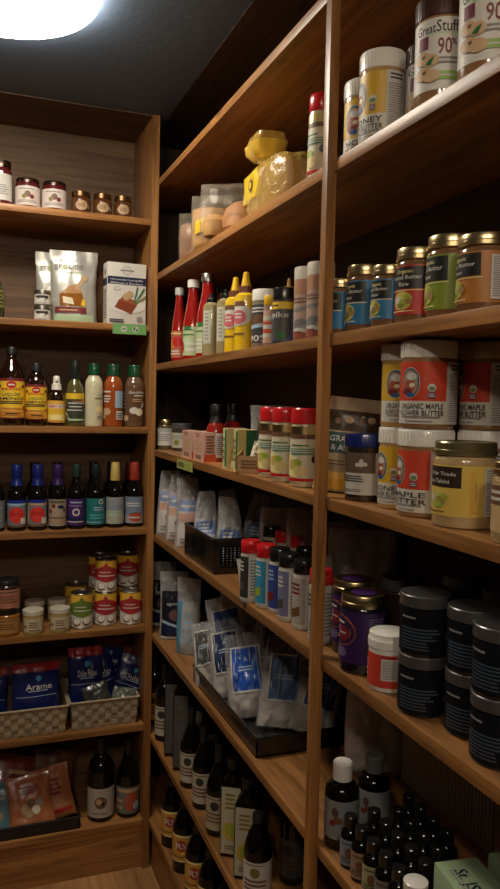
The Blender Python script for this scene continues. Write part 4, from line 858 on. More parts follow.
# fifth shelf (far bay): pouches, basket, spice shakers
z4 = SR['S4']
pin = mat((.40, .28, .22), .7)
pl = [('r', .0, 0, 1, .95, mat((.60, .56, .53), .5)), ('r', 0, .72, 1, .95, mat((.25, .32, .55), .5)), ('b', 1, .1, .78, .9, .88, PAPER), ('r', 0, .52, 1, .68, PINK), ('e', .62, .36, .16, .12, mat((.14, .08, .07), .5)), ('e', .62, .29, .1, .07, TAN), ('b', 2, .1, .05, .9, .18, GREYINK)]
for i, (y, w) in enumerate(((2.60, 'farthest into the corner'), (2.47, 'middle one of three in a row'), (2.345, 'nearest the black basket'))):
    pouch((XR+.058, y, z4), 'grain_pouch', 'clear-topped pouch with pink and blue label, '+w, 'pouch', 'clear-topped pouches in the corner', .094, .225, .05, CLOUD, pl, (.08, .92, .03, .72), yaw=-16+i*2, kind='stand', seed=60+i, inner=pin, innerh=.72, wr=.005, taper=.3)
def holes_basket(x0, x1, y0, y1, z, h, label):
    cx, cy = (x0+x1)/2, (y0+y1)/2; w, d = (x1-x0)/2, (y1-y0)/2
    t = thing('plastic_basket', label, 'basket', (cx, cy, z), 0)
    b = MB(); f = .9; bm = PBLACK
    b.box(-w*f, w*f, -d*f, d*f, 0, .003, bm)
    def lattice(o, ux, L):
        # perforated panel: solid border plus a lattice of small bars around round-ish holes
        O = Vector(o); U = Vector(ux); nx = max(6, int(L/.0105)); nz = 8; hh = h-.03
        Nn = U.cross(Vector((0, 0, 1)))*.0015
        def bar(u0, u1, v0, v1):
            vs = [O+U*u0+Vector((0, 0, v0)), O+U*u1+Vector((0, 0, v0)), O+U*u1+Vector((0, 0, v1)), O+U*u0+Vector((0, 0, v1))]
            vs = [v+Nn for v in vs]+[v-Nn for v in vs]
            b.add(vs, [(0, 1, 2, 3), (7, 6, 5, 4), (0, 4, 5, 1), (1, 5, 6, 2), (2, 6, 7, 3), (3, 7, 4, 0)], bm)
        bar(0, L, 0, .02); bar(0, L, h-.02, h); a, c = (L*.10, L*.48) if abs(U.x) > .5 else (L*.3, L*.7)
        bar(0, a, .02, h-.02); bar(c, L, .02, h-.02)
        n2 = 7; s = (c-a)/n2; m2 = 8; sz = (h-.04)/m2
        for i in range(n2+1): bar(a+s*i-s*.27, a+s*i+s*.27, .02, h-.02)
        for j in range(m2+1): bar(a, c, .02+sz*j-sz*.27, .02+sz*j+sz*.27)
    lattice((-w, -d, 0), (1, 0, 0), 2*w); lattice((-w, d, 0), (1, 0, 0), 2*w); lattice((-w, -d, 0), (0, 1, 0), 2*d); lattice((w, -d, 0), (0, 1, 0), 2*d)
    b.build('basket_body', t, angle=20)
    P = [(-w, -d, h), (w, -d, h), (w, d, h), (-w, d, h)]; r = MB()
    for i in range(4): r.tube([P[i], P[(i+1) % 4]], .0045, bm)
    r.build('rim', t)
holes_basket(.634, .84, 1.945, 2.235, z4, .095, 'black perforated plastic basket of clear pouches on the right-hand shelf')
wi = mat((.42, .40, .38), .7)
bl2 = [('r', 0, 0, 1, 1, mat((.42, .44, .50), .5)), ('r', 0, .5, 1, .9, mat((.16, .24, .50), .5)), ('b', 3, .15, .55, .85, .85, PAPER)]
for i, (x, y, rx, ry, w) in enumerate(((.672, 2.13, -8, -4, 'front left'), (.690, 1.985, -3, 2, 'front right'), (.755, 2.15, -6, -6, 'at the back left'), (.78, 2.05, -8, 8, 'at the back right'))):
    pouch((x, y, z4+.006), 'clear_pouch', 'crinkled clear pouch with pale blue label in the perforated basket, '+w, 'pouch', 'clear pouches in the perforated basket', .085, .20, .05, CLOUD, bl2, (.12, .88, .12, .6), yaw=-22+i*3, rx=rx, ry=ry, kind='stand', seed=70+i, inner=wi, innerh=.6, wr=.010, taper=.45)
GF = mat((.50, .48, .46), .8); CLOUD2 = film((.80, .80, .82), .42)
for i, (x, y, w, h, yw, w_) in enumerate(((.82, 1.86, .16, .19, -25, 'behind the red shaker caps, left'), (.83, 1.69, .17, .18, -30, 'behind the red shaker caps, middle'), (.84, 1.50, .15, .19, -35, 'behind the black shaker caps, by the post'))):
    pouch((x, y, z4), 'crinkled_clear_bag', 'large crinkled clear bag '+w_, 'bag', 'crinkled clear bags behind the shakers', w, h, .08, CLOUD2, (), yaw=yw, kind='pillow', seed=80+i, inner=GF, innerh=.7, wr=.016)
pouch((.665, 1.745, z4), 'white_packet', 'small white packet between the perforated basket and the first red shaker', 'packet', None, .05, .085, .02, PAPER, (), yaw=-30, ry=-8, kind='stand', seed=85)
sp = lambda a, c, ink: [('r', 0, 0, 1, 1, PAPER), ('r', 0, .03, .66, .97, a), ('q', [(.05, .1), (.5, .22), (.5, .4), (.05, .3)], c), ('b', 3, .12, .62, .55, .88, ink), ('b', 12, .72, .08, .96, .92, GREYINK)]
shw = content((.55, .52, .47))
for k, capm, els, w in (('s4_a', PRED, sp(INK, DGREY, PAPER), 'red-capped shaker with black label, farthest of the front row'),
    ('s4_b', PRED, sp(mat((.04, .28, .45), .5), LIME, PAPER), 'red-capped shaker with sky-blue label'),
    ('s4_c', PBLACK, sp(mat((.03, .06, .28), .5), MAROON, LBLUE), 'black-capped shaker with dark blue label'),
    ('s4_d', PBLACK, sp(mat((.18, .18, .32), .5), DGREY, PAPER), 'black-capped shaker with violet-grey label'),
    ('s4_e', PBLACK, sp(mat((.42, .38, .34), .5), BROWN, MAROON), 'black-capped shaker with beige label'),
    ('s4_f', PRED, sp(mat((.40, .39, .37), .5), GREY, INK), 'red-capped shaker with white label against the post')):
    vessel(k, 'spice_shaker', w, 'shaker', 'spice shakers below the yeast shakers', 'shaker', shw, 'shake', capm, [(.06, .77, 178, 1.005, els)], h=.146, r=.0235)
for k, capm, w in (('s4_g', PRED, 'red-capped, behind the sky-blue label'), ('s4_h', PRED, 'red-capped, behind the two dark caps'), ('s4_i', PBLACK, 'black-capped, directly behind the beige-labelled one'), ('s4_j', PRED, 'red-capped, at the back near the post'), ('s4_k', PBLACK, 'black-capped, at the back left')):
    vessel(k, 'spice_shaker', 'second-row spice shaker, '+w, 'shaker', 'spice shakers below the yeast shakers', 'shaker', shw, 'shake', capm, [(.06, .77, 178, 1.005, sp(DGREY, GREY, PAPER))], h=.146, r=.0235)

# sixth shelf (far bay): dark pouches, tray of clear bags
z5 = SR['S5']
dk = [('r', 0, 0, 1, 1, mat((.012, .012, .022), .35, coat=.3)), ('t', 'sprout', .55, .74, .07, PAPER, .7), ('e', .55, .50, .14, .12, mat((.16, .07, .08), .5)), ('q', [(0, .34), (1, .18), (1, .22), (0, .40)], LBLUE), ('q', [(0, .1), (1, 0), (1, .17), (0, .32)], NAVY), ('r', 0, 0, 1, .05, PAPER)]
for i, (y, w) in enumerate(((2.70, 'farthest into the corner'), (2.53, 'nearer one'))):
    pouch((XR+.062, y, z5), 'dark_pouch', 'grey-topped pouch with black and blue label, '+w, 'pouch', 'grey-topped dark pouches', .10, .235, .055, CLOUD, dk, (.06, .94, .02, .72), yaw=-14, kind='stand', seed=90+i, inner=mat((.03, .03, .04), .6), innerh=.7)
pouch((XR+.066, 2.36, z5), 'blue_white_pouch', 'pale blue and white pouch seen edge-on beside the dark pouches', 'pouch', None, .085, .25, .06, CLOUD, [('r', 0, 0, .3, 1, mat((.10, .30, .45), .5)), ('r', .3, 0, 1, 1, mat((.42, .43, .44), .5)), ('b', 5, .35, .2, .9, .8, LBLUE)], (.05, .95, .03, .7), yaw=-40, kind='stand', seed=93, inner=mat((.42, .42, .42), .6), innerh=.7)
tray('produce_tray', 'black plastic tray heaped with clear bags of baking powders', .634, .885, 1.60, 2.12, z5, .045, PBLACK)
pw = mat((.50, .45, .40), .8); pw2 = mat((.38, .32, .26), .8)
rb = mat((.02, .10, .50), .35, coat=.5); card = lambda c, ed=PAPER: [('r', 0, 0, 1, 1, ed), ('r', .05, .04, .95, .96, c), ('t', 'A', .5, .72, .10, PAPER), ('b', 2, .25, .45, .75, .58, LBLUE)]
cb = [ # x, y, z, w, h, yaw, rx, ry, card, inner
 (.668, 2.045, .0, .10, .19, -30, -30, -18, DGREY, pw2, 'with a black label at the far end of the front row'),
 (.70, 1.945, .0, .12, .215, -28, -24, -14, mat((.02, .03, .10), .4), pw, 'with dark navy label, second in the front row'),
 (.70, 1.80, .0, .125, .215, -24, -20, -10, rb, pw, 'with bright blue label, in the middle of the front row'),
 (.745, 1.72, .0, .125, .215, -20, -18, 4, mat((.10, .17, .35), .4), pw, 'with dull blue label, right of the bright blue one'),
 (.80, 1.66, .0, .125, .21, -18, -18, 16, mat((.04, .11, .28), .4), pw, 'with dark blue label leaning right, by the post'),
 (.78, 1.86, .06, .14, .21, -22, -26, 4, mat((.05, .05, .05), .4), pw2, 'with black-edged label in the second row'),
 (.74, 2.02, .04, .13, .22, -26, -12, -16, mat((.03, .07, .26), .4), pw2, 'with blue label leaning left at the far end of the second row'),
 (.84, 1.74, .06, .13, .23, -20, -10, 10, mat((.08, .10, .14), .4), pw2, 'with grey label at the back right'),
 (.84, 1.90, .05, .14, .25, -20, -6, -4, mat((.05, .06, .10), .4), pw2, 'with dark label at the back middle'),
 (.85, 2.04, .05, .13, .25, -20, -4, -8, mat((.03, .05, .14), .4), pw2, 'with navy label at the back left'),
]
for i, (x, y, zo, w, h, yw, rx, ry, c, inn, wd) in enumerate(cb):
    pouch((x, y, z5+.008+zo), 'clear_powder_bag', 'clear powder bag '+wd, 'bag', 'clear powder bags heaped in the black tray', w, h, .045, CLOUD if i > 4 else CLEAR, card(c), (.14, .86, .30, .84), yaw=yw, rx=rx, ry=ry, kind='flat', seed=100+i, inner=inn, innerh=.62, wr=.013, taper=.15)
for i, (x, y, h) in enumerate(((.85, 2.28, .27), (.80, 2.17, .27), (.86, 1.45, .20))):
    pouch((x, y, z5), 'crinkled_clear_bag', 'tall cloudy bag standing '+('against the back in the corner', 'behind the blue and white pouch', 'at the back beside the post')[i], 'bag', 'tall cloudy bags behind the tray', .13, h, .07, CLOUD2, (), yaw=-25, kind='pillow', seed=120+i, inner=GF, innerh=.8, wr=.014)

# seventh shelf (far bay): dark bottles
YLB = mat((.62, .33, .05), .5); CLB = mat((.46, .42, .33), .5)
lab1 = lambda c, e2=INK: [('r', 0, 0, 1, 1, c), ('e', .5, .72, .14, .14, e2), ('b', 3, .2, .2, .8, .55, BROWN), ('b', 1, .2, .9, .8, .96, BROWN)]
b6 = [('s6_a', 'wine', YLB, .26, .031, .658, 2.70, 'yellow label, in the corner'), ('s6_b', 'wine', CLB, .27, .033, .66, 2.555, 'white label, second from the corner'),
 ('s6_d', 'wine', CLB, .30, .034, .74, 2.46, 'cream label high up, second row'), ('s6_l', 'wine', DGREY, .27, .030, .745, 2.64, 'dark label, second row in the corner'),
 ('s6_e', 'burgundy', CLB, .24, .034, .66, 2.215, 'cream label below the tray corner'), ('s6_f', 'burgundy', CLB, .235, .032, .66, 2.085, 'cream label, beside the square one'),
 ('s6_k', 'wine', DGREY, .27, .032, .75, 2.30, 'dark label, second row middle'), ('s6_g', 'burgundy', mat((.42, .36, .25), .5), .245, .035, .66, 1.94, 'cream and red label, before the square oil bottles'),
 ('s6_m', 'burgundy', DGREY, .25, .033, .76, 2.14, 'dark label, behind the cream-labelled pair'), ('s6_n', 'wine', DGREY, .25, .033, .765, 1.93, 'dark label, behind the square oil bottles'), ('s6_o', 'wine', DGREY, .25, .033, .77, 1.68, 'dark label, nearest the camera in the second row')]
for k, pr, c, h, r, x, y, w in b6:
    SPOT[k] = (x, y, SR['S6'], r, h, math.degrees(math.atan2(-x, y))-20)
    vessel(k, 'dark_bottle', 'dark bottle below the powder bag tray, '+w, 'bottle', 'dark bottles on the lower right-hand shelf', pr, DARKGLASS, 'wine', BLACK, [(.08, .46, 178, 1.003, lab1(c))])
# tall slim rectangular tins / bottles
def square_bottle(x, y, w, h, yaw, label, els, capm=BLACK, grp='square oil bottles'):
    t = thing('square_bottle', label, 'bottle', (x, y, SR['S6']), yaw, grp)
    MB().box(-w/2, w/2, -w/2, w/2, 0, h*.78, DARKGLASS, .005).build('body', t)
    MB().lathe([(w*.45, h*.775), (w*.34, h*.82), (w*.24, h*.86), (w*.24, h*.92)], DARKGLASS).build('neck', t)
    MB().lathe([(w*.28, h*.9), (w*.3, h*.905), (w*.3, h*.99), (w*.26, h)], capm).build('cap', t)
    flat_label(t, (0, -w/2-.0004, h*.04), (1, 0, 0), (0, 0, 1), w*.92, h*.7, els, 'front_label'); flat_label(t, (-w/2-.0004, 0, h*.04), (0, -1, 0), (0, 0, 1), w*.92, h*.7, els, 'side_label')
ob = [('r', 0, 0, 1, 1, mat((.50, .48, .36), .5)), ('b', 4, .2, .66, .8, .92, OLIVE), ('e', .5, .34, .12, .14, mat((.55, .40, .05), .5)), ('e', .5, .36, .07, .09, LIME), ('b', 2, .2, .06, .8, .14, OLIVE)]
square_bottle(.665, 1.835, .055, .255, -32, 'square dark oil bottle with pale label and yellow fruit, left of the pair', ob)
square_bottle(.668, 1.735, .055, .25, -32, 'square dark oil bottle with pale label and yellow fruit, right of the pair', ob)
square_bottle(.657, 2.43, .05, .335, -20, 'tall slim dark bottle standing between the white-labelled and cream-labelled bottles', [('r', 0, 0, 1, 1, DGREY), ('b', 8, .3, .1, .8, .9, mat((.10, .095, .06), .5))])
square_bottle(.66, 2.325, .05, .335, -24, 'second tall slim dark bottle, towards the camera', [('r', 0, 0, 1, 1, DGREY), ('b', 6, .3, .1, .8, .9, mat((.11, .08, .06), .5))])
SPOT['s6_j'] = (.66, 1.64, SR['S6'], .034, .21, SPOT['s6_j'][5])
vessel('s6_j', 'dark_bottle', 'squat dark bottle with white label nearest the camera on the lower right-hand shelf', 'bottle', 'dark bottles on the lower right-hand shelf', 'growler', DARKGLASS, 'amino', BLACK, [(.08, .5, 178, 1.003, lab1(PAPER, OLIVE))])
# lowest shelf: yellow-labelled bottles
rl = [('r', 0, 0, 1, 1, mat((.58, .30, .05), .5)), ('r', 0, .92, 1, 1, PALE_Y), ('e', .55, .60, .24, .22, mat((.34, .04, .02), .5)), ('t', 'RS', .55, .60, .22, PAPER, .3), ('r', 0, 0, 1, .05, PALE_Y), ('b', 1, .2, .14, .8, .24, BROWN)]
for i, (k, w) in enumerate((('s7_a', 'farthest into the corner'), ('s7_b', 'second from the corner'), ('s7_c', 'third from the corner'), ('s7_d', 'fourth from the corner'), ('s7_e', 'fifth, lowest in the picture'), ('s7_f', 'behind in the second row, far one'), ('s7_g', 'behind in the second row, near one'))):
    x, y, z, r, h, yw = SPOT[k]; SPOT[k] = (max(x, .665), y, z, .040, .225, yw)
    vessel(k, 'dark_bottle', 'orange-yellow-labelled dark bottle on the lowest right shelf, '+w, 'bottle', 'yellow-labelled bottles on the lowest right shelf', 'growler', DARKGLASS, 'amino', BLACK, [(.18, .56, 178, 1.003, rl)])

# ================================================================== right wall shelving, near bay
# second shelf down: nut butters
PB = content((.30, .155, .07)); HBc = content((.50, .29, .10))
def hb(c, l1, l2, ring=(.20, .35, .42)):
    return [('r', 0, 0, 1, 1, mat((.66, .63, .56), .5)), ('r', 0, .37, .62, 1, c), ('e', .235, .66, .175, .25, PAPER), ('e', .235, .66, .165, .238, mat((.06, .12, .16), .5)), ('e', .235, .66, .14, .20, mat((.42, .30, .22), .5)), ('e', .225, .60, .11, .12, mat((.40, .09, .04), .5)), ('e', .25, .76, .10, .06, PAPER), ('e', .26, .62, .05, .035, CREAM), ('e', .20, .52, .09, .05, MAROON), ('q', [(.20, .44), (.29, .44), (.27, .50), (.21, .50)], BLUE),
      ('t', l1, .35, .285, .085, INK, .46), ('t', l2, .35, .175, .085, INK, .48), ('b', 1, .14, .09, .56, .135, GREYINK), ('b', 1, .18, .03, .5, .06, GREYINK), ('e', .46, .58, .065, .065, PAPER), ('e', .46, .565, .05, .035, mat((.16, .25, .08), .5)), ('r', .425, .42, .495, .50, mat((.15, .08, .20), .5)), ('b', 2, .43, .43, .49, .49, PAPER),
      ('r', .62, 0, 1, 1, mat((.60, .57, .52), .5)), ('b', 2, .66, .86, .84, .97, INK), ('b', 22, .64, .04, .84, .82, GREYINK), ('b', 14, .87, .1, .98, .9, GREYINK)]
hy = mat((.66, .40, .03), .45); hr = mat((.62, .06, .025), .45)
cdir = lambda x, y: math.degrees(math.atan2(-x, y))
for k, px_, py_, fc, w in (('honeybutter_a', .700, 1.289, -23, 'left one, against the post'), ('honeybutter_b', .671, 1.176, 15, 'right one, larger in view')):
    SPOT[k] = (px_, py_, SR['S1'], .0385, .158, cdir(px_, py_)-fc)
    vessel(k, 'nut_butter_jar', 'white-lidded honey nut butter jar on the upper near shelf, '+w, 'jar', 'yellow-labelled nut butter jars on the upper near shelf', 'straightjar', HBc, 'wide', PWHITE, [(.06, .76, 205, 1.003, hb(hy, 'HONEY', 'NUT BUTTER'))], h=.158, r=.0385, lid_ribs=True)
pnut = lambda u, v, s: [('e', u, v, s, s*.75, mat((.56, .36, .19), .5)), ('e', u+s*.8, v-s*.35, s*.95, s*.7, mat((.62, .42, .24), .5)), ('e', u+s*.2, v+s*.1, s*.25, s*.2, BROWN)]
jgs = [('r', 0, 0, 1, 1, mat((.66, .64, .58), .5)), ('t', 'Great', .42, .865, .13, INK, .24), ('t', 'Stuff', .67, .88, .16, INK, .25), ('b', 1, .42, .76, .80, .80, PALEG), ('r', .33, .58, .46, .76, mat((.16, .02, .05), .5)), ('t', '90', .64, .60, .22, MAROON, .15), ('t', '%', .74, .66, .08, MAROON), ('b', 2, .56, .34, .84, .46, GREYINK),
       ('r', .56, .13, .80, .25, mat((.26, .42, .10), .5)), ('b', 1, .58, .17, .78, .21, PAPER)]+pnut(.385, .46, .13)+pnut(.40, .24, .13)+[('q', [(.44, .36), (.50, .34), (.54, .46), (.48, .42)], GREEN), ('b', 22, .85, .05, .99, .95, GREYINK)]
SPOT['pbfit_c'] = (.715, 1.109, SR['S1'], .033, .15, cdir(.715, 1.109)-12)
for k in ('pbfit_a', 'pbfit_b'): SPOT[k] = SPOT[k][:5]+(cdir(*SPOT[k][:2])-22,)
for k, w, r, h in (('pbfit_c', 'partly hidden, beside the honey nut butter', .033, .150), ('pbfit_a', 'middle one with 90% on the label', .040, .160), ('pbfit_b', 'nearest the camera, cut by the right edge', .043, .160)):
    vessel(k, 'peanut_powder_jar', 'powdered peanut butter jar with dark brown lid, '+w, 'jar', 'powdered peanut butter jars', 'straightjar', PB, 'wide', mat((.06, .022, .015), .35, coat=.3), [(.14, .78, 190, 1.003, jgs if k != 'pbfit_c' else [('r', 0, 0, 1, 1, mat((.66, .64, .58), .5)), ('t', 'Great', .5, .88, .14, INK, .5), ('r', .3, .55, .7, .78, mat((.16, .02, .05), .5)), ('r', .3, .03, .6, .12, DGREY)]+pnut(.4, .45, .15)+pnut(.35, .25, .15))], h=h, r=r, lid_ribs=True)
# third shelf: almond butters with gold lids
def alm(c, l1='Organic', l2='Almond Butter', l3='Raw', fruit=LIME, fine=None):
    e = [('r', 0, 0, 1, 1, c), ('r', .02, .52, .66, .97, mat((.015, .013, .012), .45)), ('t', l1, .36, .88, .075, PALE_Y, .26), ('t', l2, .34, .76, .08, PAPER, .52), ('t', l3, .36, .62, .08, PAPER, .16),
         ('r', 0, .48, .68, .50, PALE_Y), ('e', .34, .28, .24, .19, mat((.60, .52, .10), .5)), ('e', .28, .30, .08, .07, PAPER), ('e', .36, .24, .10, .08, fruit), ('e', .44, .27, .08, .07, mat((.35, .22, .08), .5)), ('e', .32, .18, .08, .05, OLIVE), ('e', .42, .36, .06, .05, fruit), ('b', 1, .16, .045, .6, .085, PALE_Y)]
    e += [('r', .76, .06, .99, .92, mat((.60, .58, .54), .5)), ('b', 18, .78, .1, .97, .9, GREYINK)] if fine is None else fine
    return e
alc = content((.20, .10, .045)); alb = mat((.03, .20, .40), .45)
barc = [('r', .72, .08, .86, .40, PAPER), ('b', 9, .73, .1, .85, .38, INK), ('b', 8, .72, .45, .95, .9, NAVY)]
for k, c, fr, w, r, h, fine in (('almond_blue_a', alb, OLIVE, 'blue-labelled, beside the post', .031, .106, barc), ('almond_blue_b', alb, OLIVE, 'blue-labelled with barcode, second from the post', .034, .120, barc), ('almond_blue_c', alb, OLIVE, 'smaller blue-labelled, before the red one', .029, .100, barc),
    ('almond_red', mat((.50, .03, .025), .45), LIME, 'red-labelled', .0345, .118, None), ('almond_green', mat((.22, .30, .03), .45), LIME, 'lime-green-labelled', .0365, .125, None), ('almond_orange', mat((.46, .18, .03), .45), LIME, 'orange-brown-labelled, cut by the right edge', .037, .107, None)):
    vessel(k, 'almond_butter_jar', 'nut butter jar with gold lid, '+w, 'jar', 'nut butter jars with gold lids', 'jar', alc, 'gold', GOLD, [(.12, .76, 200, 1.003, alm(c, fruit=fr, fine=fine))], h=h, r=r)
vessel('almond_blue_e', 'almond_butter_jar', 'nut butter jar with gold lid in the second row behind the blue-labelled ones', 'jar', 'nut butter jars with gold lids', 'jar', alc, 'gold', GOLD, [(.12, .76, 200, 1.003, alm(alb, fine=barc))], h=.13, r=.034)
# fourth shelf: manuka, sunflower butters, tahini
x, y, z, r, h, yw = SPOT['manuka']
SPOT['manuka'] = (.676, 1.207, SR['S3'])+SPOT['manuka'][3:]
vessel('manuka', 'honey_jar', 'dark jar with ribbed blue lid and brown and white label', 'jar', None, 'straightjar', content((.025, .015, .010)), 'wide', PBLUE, [(.10, .72, 178, 1.003, [('r', 0, 0, 1, 1, mat((.58, .55, .50), .5)), ('r', 0, .52, .74, 1, mat((.12, .08, .055), .5)), ('e', .5, .76, .06, .10, PAPER), ('e', .44, .72, .06, .05, PAPER), ('e', .56, .73, .06, .05, PAPER), ('b', 3, .06, .30, .62, .47, INK), ('b', 2, .06, .06, .6, .15, GREYINK), ('r', .77, 0, 1, 1, PAPER), ('b', 12, .79, .05, .98, .95, GREYINK)])], h=.120, r=.0345, lid_ribs=True)
zt = SR['S3']
for k, c, l1, l2, zo, r, w in (('fb_lo_a', hy, 'HONEY', 'FLOWER BUTTER', 0, .036, 'yellow label, bottom of the left stack'), ('fb_hi_a', hy, 'ORGANIC HONEY', 'SUNFLOWER BUTTER', .136, .036, 'yellow label, top of the left stack'),
    ('fb_lo_b', hr, 'MAPLE', 'BUTTER', 0, .042, 'red label, bottom of the middle stack'), ('fb_hi_b', hr, 'ORGANIC MAPLE', 'FLOWER BUTTER', .136, .042, 'red label, top of the middle stack'),
    ('fb_lo_c', hr, 'MAPLE', 'BUTTER', 0, .043, 'pale lid just showing behind the tahini'), ('fb_hi_c', hr, 'ORGANIC MAPLE', 'FLOWER BUTTER', .136, .043, 'red label and gold lid, top of the right stack')):
    x, y, z, r0, h0, yw = SPOT[k]; 
    x, y, fc = {'fb_lo_a': (.686, 1.103, 8), 'fb_hi_a': (.686, 1.103, -34), 'fb_lo_b': (.678, 1.018, 14), 'fb_hi_b': (.678, 1.018, -16), 'fb_lo_c': (.768, .985, 20), 'fb_hi_c': (.768, .985, 22)}[k]; yw = cdir(x, y)-fc-8
    SPOT[k] = (x, y, zt+zo, r, .1355, yw)
    vessel(k, 'sunflower_butter_jar', 'sunflower butter jar, '+w, 'jar', 'stacked sunflower butter jars', 'straightjar', HBc if c is hy else PB, 'wide', PWHITE if k != 'fb_hi_c' else GOLD, [(.06, .76, 205, 1.003, hb(c, l1, l2))], h=.1355, r=r, lid_ribs=True, yaw=yw+8)
tah = content((.50, .34, .17)); tb = mat((.72, .50, .10), .45)
taart = [('r', 0, 0, 1, 1, tb), ('r', 0, .56, .60, .97, mat((.03, .018, .012), .45)), ('t', 'Organic Fair Trade', .30, .83, .075, PAPER, .5), ('t', 'Sesame Tahini', .30, .68, .08, PAPER, .38), ('e', .36, .32, .24, .18, mat((.55, .50, .12), .5)), ('e', .28, .34, .07, .07, PAPER), ('e', .40, .30, .12, .09, mat((.35, .25, .06), .5)), ('e', .36, .22, .13, .06, LIME), ('e', .44, .38, .08, .06, LIME), ('b', 1, .1, .06, .5, .11, BROWN), ('b', 1, .72, .1, .73, .9, GREYINK), ('r', .68, .1, .72, .9, GOLDY), ('r', .80, .03, 1, .97, PAPER), ('b', 18, .82, .06, .98, .94, GREYINK)]
vessel('tahini', 'tahini_jar', 'wide tahini jar with glassy gold lid and yellow label beside the red-labelled stack', 'jar', 'tahini jars', 'jar', tah, 'gold', mat((.34, .30, .14), .25, .8), [(.14, .73, 200, 1.003, taart)], h=.122, r=.045)
vessel('tahini_r', 'tahini_jar', 'tahini jar cut by the right edge with dark label top', 'jar', 'tahini jars', 'jar', tah, 'gold', GOLD, [(.14, .73, 200, 1.003, [('r', 0, 0, 1, 1, mat((.60, .40, .20), .5)), ('r', 0, .56, 1, .97, BROWN), ('b', 2, .05, .62, .7, .9, PAPER), ('e', .15, .32, .16, .16, LIME), ('e', .15, .32, .08, .08, PAPER)])], h=.104, r=.041)
pouch((.700, 1.320, zt), 'snack_pouch', 'brown paper pouch with dark green band leaning behind the blue-lidded jar', 'pouch', None, .135, .185, .06, mat((.44, .29, .17), .6), [('r', 0, .28, 1, .76, mat((.44, .29, .17), .6)), ('r', 0, .74, 1, 1., mat((.06, .035, .02), .3)), ('r', 0, .0, 1, .22, GOLDY), ('r', .02, .46, .98, .72, mat((.02, .06, .05), .5)), ('t', 'GRAIN FREE', .5, .64, .07, PAPER, .8), ('t', '& ALMOND', .5, .53, .07, PAPER, .7), ('e', .2, .86, .06, .04, BROWN), ('e', .4, .88, .07, .04, TAN), ('e', .62, .86, .06, .04, BROWN), ('e', .8, .9, .06, .04, TAN), ('b', 2, .1, .3, .6, .38, BROWN)], (.04, .96, .02, .86), yaw=-30, ry=5, rx=-3, kind='stand', seed=130, taper=.2)
# fifth shelf (near bay)
pj = [('r', 0, 0, 1, 1, mat((.032, .010, .080), .45)), ('e', .36, .60, .36, .30, mat((.35, .10, .04), .5)), ('e', .35, .60, .33, .27, mat((.03, .012, .05), .5)), ('e', .40, .55, .16, .15, MAROON), ('e', .30, .64, .07, .05, mat((.25, .10, .30), .5)), ('b', 1, .24, .72, .42, .80, PAPER), ('b', 1, .30, .52, .48, .60, mat((.5, .35, .4), .5)), ('e', .28, .46, .05, .04, GOLDY), ('b', 4, .18, .10, .5, .28, mat((.28, .24, .40), .5)), ('b', 18, .74, .1, .96, .9, mat((.16, .14, .24), .5))]
def plid(t, r, h):
    b = MB(); n = 20; b.lathe([(r*.55, h*1.0005), (r*.55, h*1.004), (0.001, h*1.006)], PURPLE); b.build('lid_sticker', t)
for k, x, y, w in (('juice_a', .70, 1.275, 'left one, against the post'), ('juice_b', .665, 1.175, 'right one, beside the white and red tub')):
    SPOT[k] = (x, y, SR['S4'], .041, .138, SPOT[k][5])
    vessel(k, 'protein_jar', 'dark purple jar with gold-rimmed lid, '+w, 'jar', 'dark purple jars', 'straightjar', content((.01, .008, .015)), 'gold', GOLD, [(.14, .80, 200, 1.003, pj)], extra=plid)
SPOT['dark_jar'] = (.79, 1.255, SR['S4'], .04, .14, -30)
vessel('dark_jar', 'dark_jar', 'plain dark jar in the second row behind the purple ones', 'jar', None, 'straightjar', DKJAR, 'gold', DGREY, [])
SPOT['tub_red'] = (.663, 1.083, SR['S4'], .034, .096, SPOT['tub_red'][5])
vessel('tub_red', 'powder_tub', 'white tub with red label and domed white lid between purple and black jars', 'tub', None, 'tub', PWHITE, 'tub', PWHITE, [(.10, .66, 200, 1.0, [('r', 0, 0, 1, 1, mat((.60, .05, .03), .45)), ('r', .45, .22, .85, .88, PAPER), ('b', 12, .47, .26, .83, .84, GREYINK), ('b', 4, .05, .2, .2, .8, PAPER), ('b', 1, .45, .90, .85, .97, MAROON)])])
bh = [('r', 0, 0, 1, 1, mat((.006, .007, .010), .5, spec=.15)), ('b', 1, .12, .76, .34, .86, mat((.22, .22, .24), .4)), ('b', 4, .12, .30, .58, .60, mat((.05, .08, .12), .4)), ('b', 3, .12, .08, .5, .3, mat((.06, .07, .09), .4)), ('q', [(.66, .30), (.74, .18), (.86, .30), (.80, .50)], mat((.10, .035, .03), .5)), ('q', [(.66, .30), (.80, .50), (.72, .52), (.64, .42)], mat((.13, .05, .035), .5))]
STEEL = mat((.38, .38, .39), .28, .9)
for k, x, y, zo, r, w in (('bh_lo_a', .665, .985, 0, .0375, 'bottom of the left stack beside the red tub'), ('bh_hi_a', .665, .985, .0925, .0375, 'top of the left stack beside the red tub'), ('bh_lo_b', .690, .897, 0, .0375, 'bottom of the middle stack'), ('bh_hi_b', .690, .897, .0925, .0375, 'top of the middle stack'), ('bh_lo_c', .672, .810, 0, .0395, 'bottom of the right stack at the picture edge'), ('bh_hi_c', .672, .810, .0925, .0395, 'top of the right stack at the picture edge')):
    SPOT[k] = (x, y, SR['S4']+zo, r, .092, SPOT[k][5])
    vessel(k, 'honey_tub', 'black jar with steel-grey lid, '+w, 'jar', 'stacked black jars with grey lids', 'straightjar', content((.004, .003, .003)), 'wide', STEEL, [(.05, .78, 210, 1.003, bh)])
